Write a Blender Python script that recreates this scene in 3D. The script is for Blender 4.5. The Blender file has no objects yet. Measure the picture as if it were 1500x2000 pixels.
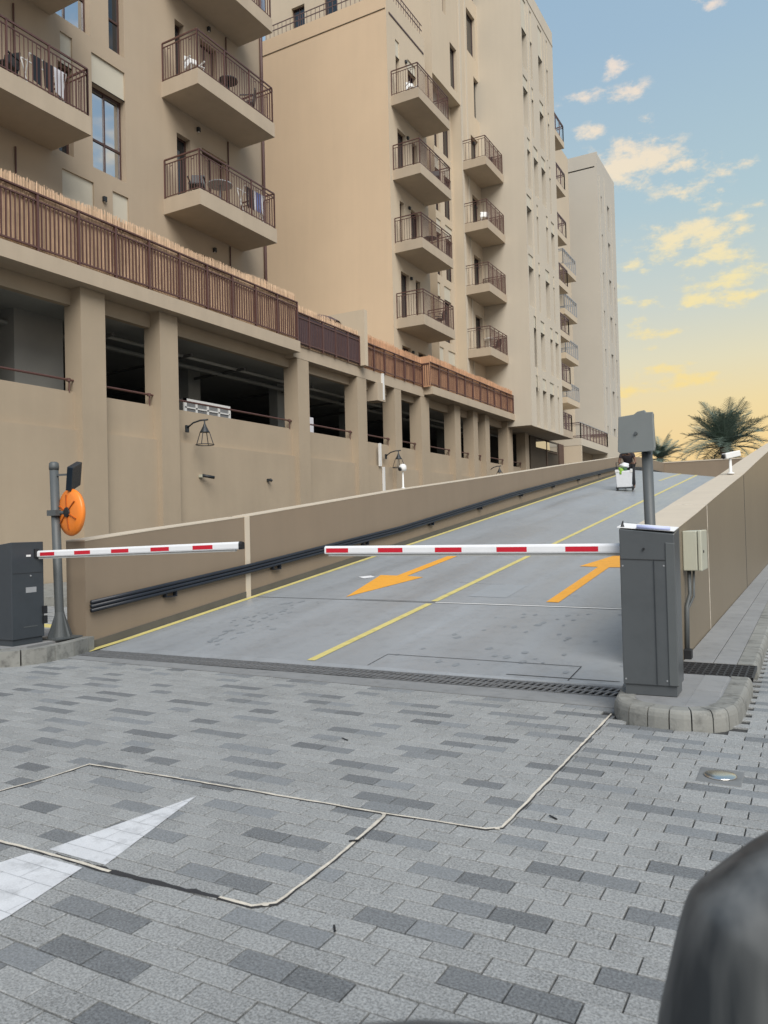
import bpy, bmesh, math, random
from mathutils import Vector, Matrix
random.seed(7)
S = bpy.context.scene
COL = S.collection

# ---------------------------------------------------------------- camera
YAW = math.atan(830/1500.0); PITCH = math.atan(29/1500.0); ROLL = math.atan(0.0245); CAMH = 1.25
fw = Vector((-math.sin(YAW)*math.cos(PITCH), math.cos(YAW)*math.cos(PITCH), math.sin(PITCH)))
rh = Vector((math.cos(YAW), math.sin(YAW), 0)); up = rh.cross(fw)
cr, sr = math.cos(ROLL), math.sin(ROLL)
RX = cr*rh - sr*up; UX = sr*rh + cr*up
cam_d = bpy.data.cameras.new('camera'); cam = bpy.data.objects.new('camera', cam_d); COL.objects.link(cam)
M = Matrix((RX, UX, -fw)).transposed().to_4x4(); M.translation = Vector((0, 0, CAMH))
cam.matrix_world = M
cam_d.sensor_fit = 'HORIZONTAL'; cam_d.sensor_width = 36; cam_d.lens = 36
cam_d.clip_start = 0.02; cam_d.clip_end = 6000
cam_d.dof.use_dof = True; cam_d.dof.focus_distance = 9.0; cam_d.dof.aperture_fstop = 9.0
S.camera = cam

# ---------------------------------------------------------------- exposure, sun
S.view_settings.view_transform = 'Standard'
try: S.view_settings.look = 'None'
except Exception: pass
S.view_settings.gamma = 1.0; S.view_settings.use_curve_mapping = False
EXPO = 1.35
S.view_settings.exposure = EXPO
SUN_TO = Vector((0.50, -0.52, 0.70)).normalized()
sd = bpy.data.lights.new('sun', 'SUN'); sd.energy = 1.5; sd.angle = math.radians(45); sd.color = (1.0, 0.95, 0.88)
so = bpy.data.objects.new('sun', sd); COL.objects.link(so)
so.rotation_mode = 'QUATERNION'; so.rotation_quaternion = SUN_TO.to_track_quat('Z', 'Y')
so.location = (10, -20, 40)

# ---------------------------------------------------------------- sky
def srgb(r, g, b):
    f = lambda c: (c/255/12.92) if c/255 <= .04045 else ((c/255+.055)/1.055)**2.4
    return (f(r), f(g), f(b), 1)
W = bpy.data.worlds.new('World'); S.world = W; W.use_nodes = True
nt = W.node_tree; nt.nodes.clear()
def N(t, **k):
    n = nt.nodes.new(t)
    for a, v in k.items(): setattr(n, a, v)
    return n
def LK(a, b): nt.links.new(a, b)
def math_(op, a, b=None, c=None, clamp=False):
    n = N('ShaderNodeMath', operation=op, use_clamp=clamp)
    for i, v in enumerate((a, b, c)):
        if v is None: continue
        if isinstance(v, (int, float)): n.inputs[i].default_value = v
        else: LK(v, n.inputs[i])
    return n.outputs[0]
tc = N('ShaderNodeTexCoord'); sx = N('ShaderNodeSeparateXYZ'); LK(tc.outputs['Generated'], sx.inputs[0])
X_, Y_, Z_ = sx.outputs
el = math_('MULTIPLY', math_('ARCSINE', Z_), 180/math.pi)
az = math_('MULTIPLY', math_('ARCTAN2', X_, Y_), 180/math.pi)
def ramp_node(stops, fac):
    r = N('ShaderNodeValToRGB'); LK(fac, r.inputs[0]); e = r.color_ramp.elements
    while len(e) > 1: e.remove(e[-1])
    e[0].position = stops[0][0]; e[0].color = stops[0][1]
    for p, c in stops[1:]:
        q = e.new(p); q.color = c
    return r.outputs[0]
elf = math_('DIVIDE', math_('MAXIMUM', el, 0.0), 90.0)
glow = ramp_node([(0, srgb(254, 206, 132)), (5/90, srgb(252, 214, 142)), (8/90, srgb(246, 221, 160)), (11/90, srgb(234, 224, 186)),
                  (14.6/90, srgb(212, 217, 203)), (21/90, srgb(182, 206, 212)), (31/90, srgb(164, 192, 212)), (50/90, srgb(146, 178, 208)), (1, srgb(128, 162, 200))], elf)
away = ramp_node([(0, srgb(214, 200, 190)), (8/90, srgb(206, 200, 196)), (20/90, srgb(180, 192, 206)), (31/90, srgb(152, 180, 206)), (50/90, srgb(134, 168, 204)), (1, srgb(120, 155, 196))], elf)
azf = math_('SMOOTH_MIN', 1.0, math_('DIVIDE', math_('ABSOLUTE', math_('SUBTRACT', az, -2.0)), 85.0), 0.2)
mx = N('ShaderNodeMix', data_type='RGBA'); LK(azf, mx.inputs[0]); LK(glow, mx.inputs[6]); LK(away, mx.inputs[7])
grad = mx.outputs[2]
# clouds: ragged cumulus scraps laid out by direction
pv = N('ShaderNodeCombineXYZ'); LK(az, pv.inputs[0]); LK(el, pv.inputs[1])
n1 = N('ShaderNodeTexNoise'); n1.inputs['Scale'].default_value = 0.62; n1.inputs['Detail'].default_value = 9; n1.inputs['Roughness'].default_value = 0.66
mp = N('ShaderNodeMapping'); mp.inputs['Scale'].default_value = (0.75, 1.45, 1); mp.inputs['Location'].default_value = (3.1, 7.7, 0)
LK(pv.outputs[0], mp.inputs[0]); LK(mp.outputs[0], n1.inputs[0])
CL = [(-7.8,10.3+12.6,5.6,1.45,1.0),(-3.2,22.5,3.0,.8,.75),(-11.4,22.9,2.2,1.5,1.0),(-7.4,20.9,1.9,.7,.6)]
def pd(px, py):
    d = fw + RX*(px-750)/1500 - UX*(py-1000)/1500; d.normalize()
    return math.degrees(math.atan2(d.x, d.y)), math.degrees(math.asin(d.z))
CLP = [(1197,130,22,17,.95),(1222,178,36,16,.9),(1142,190,34,11,.95),(1090,208,16,9,.5),(1157,258,30,13,.9),(1262,241,20,10,.75),(1250,258,12,8,.5),
       (1225,322,95,34,1.12),(1330,328,70,15,.8),(1420,327,45,11,.8),(1340,372,60,17,.72),(1392,392,36,20,.8),(1475,396,22,10,.7),(1440,425,28,11,.8),
       (1345,458,95,22,1.0),(1400,500,58,22,.85),(1300,505,44,16,.8),(1420,540,70,20,1.0),(1400,585,80,14,1.05),(1450,578,50,8,.9),(1235,515,34,10,.8),(1262,530,20,8,.7),
       (1245,588,50,11,.85),(1290,650,50,11,.9),(1245,630,30,10,.7),(1265,680,22,6,.6),(1290,720,60,12,.9),(1330,745,90,16,.75),(1395,728,30,8,.6),(1245,765,70,10,.9),(1430,640,22,7,.4),
       (1205,560,40,10,.5),(1500,560,30,40,.5),(1365,0,14,8,.7),(1395,5,22,10,.8)]
acc = None
for px, py, hw, hh, st in CLP:
    a0, e0 = pd(px, py); wa = hw/1500*57.3*.95; we = hh/1500*57.3*1.0
    u = math_('DIVIDE', math_('SUBTRACT', az, a0), wa*1.3); v = math_('DIVIDE', math_('SUBTRACT', el, e0), we*1.35)
    r2 = math_('ADD', math_('MULTIPLY', u, u), math_('MULTIPLY', v, v))
    g = math_('MULTIPLY', math_('EXPONENT', math_('MULTIPLY', r2, -1.1)), st)
    acc = g if acc is None else math_('MAXIMUM', acc, g)
# elsewhere in the sky the same kind of scattered scraps
n2 = N('ShaderNodeTexNoise'); n2.inputs['Scale'].default_value = 0.09; n2.inputs['Detail'].default_value = 3; LK(mp.outputs[0], n2.inputs[0])
outside = math_('GREATER_THAN', math_('ABSOLUTE', math_('SUBTRACT', az, -8.0)), 13.0)
bg = math_('MULTIPLY', math_('MULTIPLY', math_('SUBTRACT', n2.outputs[0], .42, clamp=True), 3.0), outside)
acc = math_('MAXIMUM', acc, bg)
cm = math_('ADD', math_('MULTIPLY', acc, 0.74), math_('MULTIPLY', math_('SUBTRACT', n1.outputs[0], .5), 1.9))
mr = N('ShaderNodeMapRange', interpolation_type='SMOOTHSTEP'); LK(cm, mr.inputs[0]); mr.inputs[1].default_value = 0.29; mr.inputs[2].default_value = 0.78
mr.inputs[3].default_value = 0; mr.inputs[4].default_value = 0.9
cov = math_('MULTIPLY', mr.outputs[0], math_('MULTIPLY', math_('MINIMUM', acc, 0.5), 2.0))
ccol = ramp_node([(0, srgb(255, 205, 130)), (9/90, srgb(255, 224, 140)), (16/90, srgb(255, 236, 172)), (22/90, srgb(255, 236, 200)), (30/90, srgb(250, 232, 214)), (1, srgb(228, 224, 226))], elf)
mx2 = N('ShaderNodeMix', data_type='RGBA'); LK(cov, mx2.inputs[0]); LK(grad, mx2.inputs[6]); LK(ccol, mx2.inputs[7])
sky = N('ShaderNodeTexSky', sky_type='NISHITA'); sky.sun_disc = False
sky.sun_elevation = math.asin(SUN_TO.z); sky.sun_rotation = math.atan2(SUN_TO.x, SUN_TO.y); sky.air_density = 1.0; sky.dust_density = 1.5
b1 = N('ShaderNodeBackground'); LK(sky.outputs[0], b1.inputs[0]); b1.inputs[1].default_value = 0.05
b2 = N('ShaderNodeBackground'); LK(mx2.outputs[2], b2.inputs[0]); b2.inputs[1].default_value = 1/2**EXPO
mixs = N('ShaderNodeMixShader'); mixs.inputs[0].default_value = 0.90; LK(b1.outputs[0], mixs.inputs[1]); LK(b2.outputs[0], mixs.inputs[2])
wo = N('ShaderNodeOutputWorld'); LK(mixs.outputs[0], wo.inputs[0])

# ---------------------------------------------------------------- materials
def mat(name, col, rough=.8, var=.06, vscale=1.2, bump=0.0, bscale=120, metal=0, spec=.5, island=0.0, speck=0.0, speck_scale=260, streak=0.0, coat=0, dirt=0.0, tracks=0.0):
    m = bpy.data.materials.new(name); m.use_nodes = True; t = m.node_tree; n = t.nodes; l = t.links
    b = n['Principled BSDF']; b.inputs['Roughness'].default_value = rough; b.inputs['Metallic'].default_value = metal
    b.inputs['Specular IOR Level'].default_value = spec
    if coat: b.inputs['Coat Weight'].default_value = coat; b.inputs['Coat Roughness'].default_value = .08
    c = n.new('ShaderNodeTexCoord')
    def mth(op, a, v):
        q = n.new('ShaderNodeMath'); q.operation = op
        for i, s in enumerate((a, v)):
            if isinstance(s, (int, float)): q.inputs[i].default_value = s
            else: l.new(s, q.inputs[i])
        return q.outputs[0]
    gp = n.new('ShaderNodeNewGeometry')
    fac = None
    if var:
        z = n.new('ShaderNodeTexNoise'); z.inputs['Scale'].default_value = vscale; z.inputs['Detail'].default_value = 5; z.inputs['Roughness'].default_value = .6
        l.new(gp.outputs['Position'], z.inputs[0]); fac = mth('MULTIPLY', mth('SUBTRACT', z.outputs[0], .5), var*4)
    if streak:
        mpp = n.new('ShaderNodeMapping'); mpp.inputs['Scale'].default_value = (2.2, 2.2, .16); l.new(gp.outputs['Position'], mpp.inputs[0])
        z = n.new('ShaderNodeTexNoise'); z.inputs['Scale'].default_value = 1.6; z.inputs['Detail'].default_value = 4; l.new(mpp.outputs[0], z.inputs[0])
        q = mth('MULTIPLY', mth('SUBTRACT', z.outputs[0], .5), streak*4); fac = q if fac is None else mth('ADD', fac, q)
    if tracks:
        mpp = n.new('ShaderNodeMapping'); mpp.inputs['Scale'].default_value = (1.5, .13, .13); l.new(gp.outputs['Position'], mpp.inputs[0])
        z = n.new('ShaderNodeTexNoise'); z.inputs['Scale'].default_value = 1.3; z.inputs['Detail'].default_value = 6; z.inputs['Roughness'].default_value = .62; l.new(mpp.outputs[0], z.inputs[0])
        q = mth('MULTIPLY', mth('SUBTRACT', z.outputs[0], .5), tracks*4); fac = q if fac is None else mth('ADD', fac, q)
        rr_ = n.new('ShaderNodeMapRange'); l.new(z.outputs[0], rr_.inputs[0]); rr_.inputs[1].default_value = .3; rr_.inputs[2].default_value = .7; rr_.inputs[3].default_value = rough-.12; rr_.inputs[4].default_value = rough+.14; l.new(rr_.outputs[0], b.inputs['Roughness'])
    if speck:
        z = n.new('ShaderNodeTexNoise'); z.inputs['Scale'].default_value = speck_scale; z.inputs['Detail'].default_value = 2.5; z.inputs['Roughness'].default_value = .7
        l.new(gp.outputs['Position'], z.inputs[0]); q = mth('MULTIPLY', mth('SUBTRACT', z.outputs[0], .5), speck*4); fac = q if fac is None else mth('ADD', fac, q)
    if dirt:
        z = n.new('ShaderNodeTexNoise'); z.inputs['Scale'].default_value = 7; z.inputs['Detail'].default_value = 7; z.inputs['Roughness'].default_value = .7
        l.new(gp.outputs['Position'], z.inputs[0]); q = mth('MULTIPLY', mth('MINIMUM', mth('SUBTRACT', z.outputs[0], .5), 0.0), dirt*5); fac = q if fac is None else mth('ADD', fac, q)
    if island:
        oi = n.new('ShaderNodeObjectInfo')
        r = mth('FRACT', mth('ADD', gp.outputs['Random Per Island'], oi.outputs['Random']), 0)
        q = mth('MULTIPLY', mth('SUBTRACT', r, .5), island*2); fac = q if fac is None else mth('ADD', fac, q)
    if fac is not None:
        mul = mth('MAXIMUM', mth('ADD', fac, 1.0), .08)
        vm = n.new('ShaderNodeVectorMath'); vm.operation = 'SCALE'; vm.inputs[0].default_value = col[:3]; l.new(mul, vm.inputs['Scale'])
        l.new(vm.outputs[0], b.inputs['Base Color'])
    else: b.inputs['Base Color'].default_value = (*col[:3], 1)
    if bump:
        z = n.new('ShaderNodeTexNoise'); z.inputs['Scale'].default_value = bscale; z.inputs['Detail'].default_value = 4
        l.new(gp.outputs['Position'], z.inputs[0]); bb = n.new('ShaderNodeBump'); bb.inputs['Strength'].default_value = bump; bb.inputs['Distance'].default_value = .004
        l.new(z.outputs[0], bb.inputs['Height']); l.new(bb.outputs[0], b.inputs['Normal'])
    return m
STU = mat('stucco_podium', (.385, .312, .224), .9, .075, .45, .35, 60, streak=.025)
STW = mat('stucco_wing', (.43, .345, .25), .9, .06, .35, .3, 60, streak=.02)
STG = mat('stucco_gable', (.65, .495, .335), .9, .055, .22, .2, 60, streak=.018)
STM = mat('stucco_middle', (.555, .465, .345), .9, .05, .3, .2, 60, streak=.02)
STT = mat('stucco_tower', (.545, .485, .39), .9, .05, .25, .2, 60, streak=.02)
STF = mat('stucco_far', (.50, .465, .40), .9, .04, .3, .1, 60)
PANL = mat('panel_paint', (.56, .52, .42), .85, .04, 2, .1)
SLAB = mat('balcony_paint', (.45, .37, .275), .88, .05, 1, .25, 60, streak=.04)
BRN = mat('brown_metal', (.105, .050, .042), .45, .1, 3)
BRNL = mat('brown_metal_far', (.13, .085, .085), .5, .08, 2)
FRM = mat('window_frame_brown', (.075, .040, .033), .4, .05, 3)
GLS = mat('window_glass', (.015, .019, .024), .03, 0, spec=.9)
GLT = mat('window_glass_grey', (.13, .145, .17), .15, 0, metal=.6)
GLM = mat('window_glass_bright', (.62, .66, .70), .03, 0, metal=1)
CURT = mat('curtain', (.42, .33, .24), .95, .1, 3)
RWALL = mat('ramp_wall_paint', (.232, .180, .126), .72, .05, .8, .12, 40, streak=.03)
RWALL2 = mat('ramp_wall_side_paint', (.195, .160, .112), .5, .04, .6, .15, 30, dirt=.05)
COPE = mat('lit_top_and_strip', (.54, .47, .37), .8, .06, 3, .1)  # cream of the joint strip; on wall tops it paints in the sky light
SKIRT = mat('skirting_paint', (.095, .088, .074), .8, .15, 3)
RAMP = mat('ramp_concrete', (.288, .306, .320), .40, .075, .5, .06, 30, speck=.03, speck_scale=120, dirt=.14, tracks=.10)
APR = mat('concrete_apron', (.23, .235, .235), .7, .1, 2.5, .2, 80, dirt=.25)
YEL = mat('yellow_paint', (.62, .53, .19), .6, .08, 12, dirt=.25)
ORA = mat('orange_paint', (.78, .36, .035), .6, .05, 12, dirt=.12)
WHT = mat('white_paint', (.74, .74, .74), .6, .05, 14, dirt=.12)
DRK = mat('dark_joint', (.03, .03, .032), .8, 0)
SEAL = mat('sealant_white', (.62, .57, .48), .7, .2, 25, dirt=.3)
PAVL = mat('paver_light', (.288, .294, .288), .66, .085, .9, .5, 350, island=.08, speck=.6, speck_scale=125, dirt=.12)
PAVD = mat('paver_dark', (.185, .195, .200), .68, .05, 2, .4, 350, island=.24, speck=.5, speck_scale=120, dirt=.1)
GROUT = mat('paver_joint', (.045, .045, .043), .95, .2, 20)
GRND = mat('ground_asphalt', (.10, .10, .10), .9, .1, .3)
KERB = mat('kerb_concrete', (.235, .235, .215), .85, .12, 3, .6, 60, island=.10, dirt=.6)
SLB = mat('slab_concrete', (.25, .252, .25), .7, .08, 4, .3, 90, island=.06, dirt=.2)
IRON = mat('grate_iron', (.17, .175, .18), .55, .15, 20, metal=.1, dirt=.2)
IROND = mat('grate_iron_dark', (.05, .05, .052), .5, .2, 20, metal=.4)
BLK = mat('black_void', (.008, .008, .009), .9, 0)
CAB = mat('cabinet_grey', (.075, .083, .088), .34, .04, 5, .04, 200, dirt=.10)
CABD = mat('cabinet_dark', (.042, .050, .058), .4, .04, 5, .05, 200, dirt=.1)
POLE = mat('pole_grey', (.085, .094, .096), .5, .06, 6, .05, 150)
ALU = mat('arm_white', (.78, .79, .80), .35, .03, 10)
ALUG = mat('arm_rubber_grey', (.42, .42, .40), .6, .05, 10)
RED = mat('reflective_red', (.55, .012, .03), .35, .05, 30)
RUB = mat('black_rubber', (.012, .013, .015), .55, .1, 10)
PIPE = mat('black_pipe', (.016, .020, .028), .42, .25, 2)
BOXC = mat('electrical_box_beige', (.46, .46, .37), .4, .03, 8)
OMIR = mat('orange_plastic', (.85, .235, .03), .38, .05, 6)
REED1 = mat('reed_light', (.58, .41, .27), .9, .12, 5, island=.3)
REED2 = mat('reed_brown', (.50, .285, .165), .9, .12, 4, island=.28)
LATT = mat('lattice_purple_brown', (.07, .045, .052), .6, .1, 5)
LAMPM = mat('lamp_metal', (.018, .022, .026), .5, .05, 9)
WPL = mat('white_plastic', (.72, .72, .70), .45, .04, 9)
STL = mat('stainless', (.68, .67, .63), .22, .04, 9, metal=1)
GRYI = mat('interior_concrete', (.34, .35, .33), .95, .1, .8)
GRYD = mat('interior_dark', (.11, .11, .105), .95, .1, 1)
LEAF = mat('palm_leaf', (.135, .185, .15), .6, .15, 3, island=.25)  # green paled so the colour carries haze and backlight
TRNK = mat('palm_trunk', (.16, .11, .07), .95, .2, 6, .6, 30)
BUSH = mat('bush_leaf', (.05, .075, .03), .7, .15, 3, island=.3)
SKIN = mat('skin', (.16, .085, .055), .6, 0); HAIR = mat('hair', (.01, .009, .008), .7, 0)
SHRT = mat('shirt_dark', (.035, .028, .032), .9, .1, 9); TROU = mat('trousers_dark', (.03, .03, .035), .9, .1, 9)
GRN = mat('green_plastic', (.22, .40, .04), .5, .05, 9); BAG = mat('white_bag', (.70, .72, .74), .6, .05, 9, .6, 14)
BLU = mat('blue_cloth', (.16, .20, .42), .9, .1, 9); CLW = mat('white_cloth', (.7, .7, .74), .9, .05, 9)
CARP = mat('car_black_plastic', (.070, .076, .080), .5, .12, 2.5, .03, 300, streak=.22)  # vertical streaks in the colour imitate soft reflections
PNL = mat('reader_panel_grey', (.185, .20, .195), .6, .04, 6)
PAPER = mat('paper_white', (.75, .75, .74), .8, .03, 20); LILA = mat('paper_blue', (.50, .55, .80), .6, .03, 9)
LABL = mat('label_grey', (.30, .31, .32), .5, .05, 30)
DARKG = mat('entrance_wall', (.085, .066, .045), .8, .1, 2)
BAND = mat('floodlight_blue_black', (.010, .018, .028), .25, 0)

# ---------------------------------------------------------------- mesh helpers
class MB:
    def __init__(s): s.v = []; s.f = []
    def add(s, vs, fs):
        o = len(s.v); s.v += [tuple(p) for p in vs]; s.f += [tuple(i+o for i in f) for f in fs]
    def quad(s, a, b, c, d): s.add([a, b, c, d], [(0, 1, 2, 3)])
    def box(s, x0, x1, y0, y1, z0, z1):
        s.add([(x0,y0,z0),(x1,y0,z0),(x1,y1,z0),(x0,y1,z0),(x0,y0,z1),(x1,y0,z1),(x1,y1,z1),(x0,y1,z1)],
              [(0,3,2,1),(4,5,6,7),(0,1,5,4),(1,2,6,5),(2,3,7,6),(3,0,4,7)])
    def hexa(s, p): s.add(p, [(0,3,2,1),(4,5,6,7),(0,1,5,4),(1,2,6,5),(2,3,7,6),(3,0,4,7)])
    def prism(s, bot, top):
        n = len(bot); s.add(list(bot)+list(top), [tuple(reversed(range(n))), tuple(range(n, 2*n))]+[(i, (i+1) % n, n+(i+1) % n, n+i) for i in range(n)])
    def tube(s, pts, r, n=8, caps=True):
        pts = [Vector(p) for p in pts]; rs = r if isinstance(r, (list, tuple)) else [r]*len(pts)
        rings = []; prev = None
        for i, p in enumerate(pts):
            t = (pts[min(i+1, len(pts)-1)]-pts[max(i-1, 0)]).normalized()
            a = Vector((0, 0, 1)) if abs(t.z) < .9 else Vector((1, 0, 0))
            if prev is not None: a = prev
            u = (a - t*a.dot(t)).normalized(); w = t.cross(u); prev = u
            rings.append([p+(u*math.cos(2*math.pi*k/n)+w*math.sin(2*math.pi*k/n))*rs[i] for k in range(n)])
        vs = [q for R_ in rings for q in R_]; fs = []
        for i in range(len(rings)-1):
            for k in range(n): fs.append((i*n+k, i*n+(k+1) % n, (i+1)*n+(k+1) % n, (i+1)*n+k))
        if caps: fs += [tuple(reversed(range(n))), tuple(range((len(rings)-1)*n, len(rings)*n))]
        s.add(vs, fs)
    def bar(s, a, b, w, h=None):
        a, b = Vector(a), Vector(b); h = h or w; t = (b-a).normalized()
        q = Vector((0, 0, 1)) if abs(t.z) < .95 else Vector((1, 0, 0))
        u = t.cross(q).normalized()*(w/2); v = u.normalized().cross(t).normalized()*(h/2)
        s.prism([a-u-v, a+u-v, a+u+v, a-u+v], [b-u-v, b+u-v, b+u+v, b-u+v])
    def lathe(s, prof, n=24, c=(0, 0, 0)):
        vs = []; fs = []
        for r, z in prof:
            for k in range(n): vs.append((c[0]+r*math.cos(2*math.pi*k/n), c[1]+r*math.sin(2*math.pi*k/n), c[2]+z))
        for i in range(len(prof)-1):
            for k in range(n): fs.append((i*n+k, i*n+(k+1) % n, (i+1)*n+(k+1) % n, (i+1)*n+k))
        fs += [tuple(reversed(range(n))), tuple(range((len(prof)-1)*n, len(prof)*n))]
        s.add(vs, fs)
    def mesh(s, name, m, smooth=False):
        me = bpy.data.meshes.new(name); me.from_pydata(s.v, [], s.f); me.update()
        b = bmesh.new(); b.from_mesh(me); bmesh.ops.recalc_face_normals(b, faces=b.faces); b.to_mesh(me); b.free()
        if m: me.materials.append(m)
        if smooth:
            for p in me.polygons: p.use_smooth = True
        return me
def link(name, me, parent=None, loc=None, rot=None):
    o = bpy.data.objects.new(name, me); COL.objects.link(o)
    if parent: o.parent = parent
    if loc: o.location = loc
    if rot: o.rotation_euler = rot
    return o
def part(name, mb, m, parent=None, smooth=False, bevel=0, **k):
    o = link(name, mb.mesh(name, m, smooth), parent, k.get('loc'), k.get('rot'))
    if bevel:
        bv = o.modifiers.new('bevel', 'BEVEL'); bv.width = bevel; bv.segments = 2; bv.limit_method = 'ANGLE'; bv.angle_limit = math.radians(40)
    return o
def tag(o, label=None, cat=None, group=None, kind=None):
    if label: o['label'] = label
    if cat: o['category'] = cat
    if group: o['group'] = group
    if kind: o['kind'] = kind
    return o
def thing(name, label, cat, loc=(0, 0, 0), group=None, rz=0):
    o = bpy.data.objects.new(name, None); COL.objects.link(o); o.location = loc; o.rotation_euler = (0, 0, rz); o.empty_display_size = .1
    if not group: group = {'balcony_chair': 'chairs on the balconies', 'balcony_table': 'tables on the balconies', 'drying_rack': 'drying racks on the balconies', 'wall_light': 'small wall lights on the apartment blocks', 'shrub': 'low bushes behind the end wall', 'palm_tree': 'date palms behind the end wall', 'railing': 'railings along the podium edge', 'barrier_gate': 'parking barriers across the ramp', 'cctv_camera': 'white cameras on the ramp walls', 'wall_camera': 'small dark cameras on the car park wall', 'apartment_block': 'apartment blocks on the podium', 'apartment_tower': 'apartment towers at the far end', 'ramp_wall': 'parapet walls of the ramp'}.get(name)
    return tag(o, label, cat, group)
def copy_tree(o, parent=None):
    c = o.copy(); COL.objects.link(c)
    if parent: c.parent = parent
    for ch in list(o.children): copy_tree(ch, c)
    return c

class Pl:                       # a vertical plane; u runs along it, v is height, d is depth behind it
    def __init__(s, k, c): s.k = k; s.c = c
    def P(s, u, v, d=0): return (s.c-d, u, v) if s.k == 'X' else (u, s.c+d, v)
    def box(s, mb, u0, u1, v0, v1, d0, d1):
        P = s.P
        mb.hexa([P(u0,v0,d0),P(u1,v0,d0),P(u1,v0,d1),P(u0,v0,d1),P(u0,v1,d0),P(u1,v1,d0),P(u1,v1,d1),P(u0,v1,d1)])
def wall(mb, pl, u0, u1, v0, v1, holes=()):
    """a wall face with openings; hole = (ua, ub, va, vb, depth, closed)"""
    us = sorted({u0, u1} | {min(max(h[i], u0), u1) for h in holes for i in (0, 1)})
    vs = sorted({v0, v1} | {min(max(h[i], v0), v1) for h in holes for i in (2, 3)})
    for a, b in zip(us, us[1:]):
        if b-a < 1e-5: continue
        for c, d in zip(vs, vs[1:]):
            if d-c < 1e-5: continue
            cu, cv = (a+b)/2, (c+d)/2
            if any(h[0] < cu < h[1] and h[2] < cv < h[3] for h in holes): continue
            mb.quad(pl.P(a, c), pl.P(b, c), pl.P(b, d), pl.P(a, d))
    for ua, ub, va, vb, dp, closed in holes:
        P = pl.P
        mb.quad(P(ua, va), P(ub, va), P(ub, va, dp), P(ua, va, dp)); mb.quad(P(ua, vb), P(ub, vb), P(ub, vb, dp), P(ua, vb, dp))
        mb.quad(P(ua, va), P(ua, vb), P(ua, vb, dp), P(ua, va, dp)); mb.quad(P(ub, va), P(ub, vb), P(ub, vb, dp), P(ub, va, dp))
def window(parent, pl, ua, ub, va, vb, dp=.24, mull=0, trans=0, fw_=.06, glass=None, name='window', fm=None):
    m = MB(); d0, d1 = dp-.07, dp-.005
    pl.box(m, ua, ua+fw_, va, vb, d0, d1); pl.box(m, ub-fw_, ub, va, vb, d0, d1)
    pl.box(m, ua+fw_, ub-fw_, va, va+fw_, d0, d1); pl.box(m, ua+fw_, ub-fw_, vb-fw_, vb, d0, d1)
    for k in range(mull):
        c = ua+(ub-ua)*(k+1)/(mull+1); pl.box(m, c-fw_*.4, c+fw_*.4, va+fw_, vb-fw_, d0+.003, d1)
    if trans:
        c = va+(vb-va)*trans; pl.box(m, ua+fw_, ub-fw_, c-.03, c+.03, d0+.006, d1)
    w = part(name, m, fm or FRM, parent)
    g = MB(); pl.box(g, ua+.01, ub-.01, va+.01, vb-.01, dp-.035, dp-.025)
    part('pane', g, glass or GLS, w)
    return w
def panel(parent, pl, ua, ub, va, vb, dp=.05):
    g = MB(); g.quad(pl.P(ua, va, dp), pl.P(ub, va, dp), pl.P(ub, vb, dp), pl.P(ua, vb, dp)); return part('wall_panel', g, PANL, parent)

# ---------------------------------------------------------------- ground and paving
def zs(x): return .119-.0049*(x+6.75)
def zr(x, y): return zs(x)*min(max(0.0, y-5.72), 29.5)
m = MB(); m.box(-3000, 3000, -3000, 3000, -.6, -.5)
tag(part('ground', m, GRND), 'wide flat ground stretching away under everything', kind='structure')
m = MB(); m.box(-9.2, 6, -4, 5.27, -.3, -.012); m.box(-.60, 6, 5.27, 40, -.3, -.012); m.box(-15.25, -7.2, 5.27, 40, -.3, -.012); m.box(-15.25, -9.2, -4, 5.27, -.3, -.012)
pav = tag(part('pavement', m, GROUT), 'block paved forecourt in front of the ramp, light grey with darker pairs', kind='structure')
PW, PH = .192, .095
def paver_mesh(name, mt, w, h, cham=.0022):
    b = MB(); g = .0028
    x0, x1, y0, y1 = g, w-g, g, h-g; zb, zm, zt = -.012, -cham*.8, 0
    V = [(x0,y0,zb),(x1,y0,zb),(x1,y1,zb),(x0,y1,zb),(x0,y0,zm),(x1,y0,zm),(x1,y1,zm),(x0,y1,zm),
         (x0+cham,y0+cham,zt),(x1-cham,y0+cham,zt),(x1-cham,y1-cham,zt),(x0+cham,y1-cham,zt)]
    b.add(V, [(0,1,5,4),(1,2,6,5),(2,3,7,6),(3,0,4,7),(4,5,9,8),(5,6,10,9),(6,7,11,10),(7,4,8,11),(8,9,10,11)])
    return b, b.mesh(name, mt)
bl, mesh_pl = paver_mesh('paver', PAVL, PW, PH); bd, mesh_pd = paver_mesh('paver', PAVD, PW, PH)
seq = [2, 3, 1, 0, 1, 3, 1, 0]
rr = random.Random(3)
def in_poly(x, y, poly):
    c = False; n = len(poly)
    for i in range(n):
        x1, y1 = poly[i]; x2, y2 = poly[(i+1) % n]
        if (y1 > y) != (y2 > y) and x < (x2-x1)*(y-y1)/(y2-y1)+x1: c = not c
    return c
ISL_R = [(-1.20,5.6),(-1.15,5.10),(-1.10,4.97),(-1.0,4.885),(-.85,4.84),(-.70,4.83),(-.57,4.87),(-.47,4.96),(-.41,5.12),(-.392,5.35),(-.385,6.0)]
ISL_L = [(-9.2,4.42),(-8.2,4.45),(-7.3,4.55),(-6.93,4.68),(-6.77,4.82),(-6.72,4.98),(-6.78,5.30),(-6.86,5.55),(-6.90,5.685)]
polyR = ISL_R+[(-.385, 40), (-1.2, 40)]; polyL = ISL_L+[(-7.3, 6.0), (-9.2, 6.0)]
UPL = (-.52, -.31, 3.93, 4.17)
cells = []
rows = int((40-.9)/PH)
rowoff = {}
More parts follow.
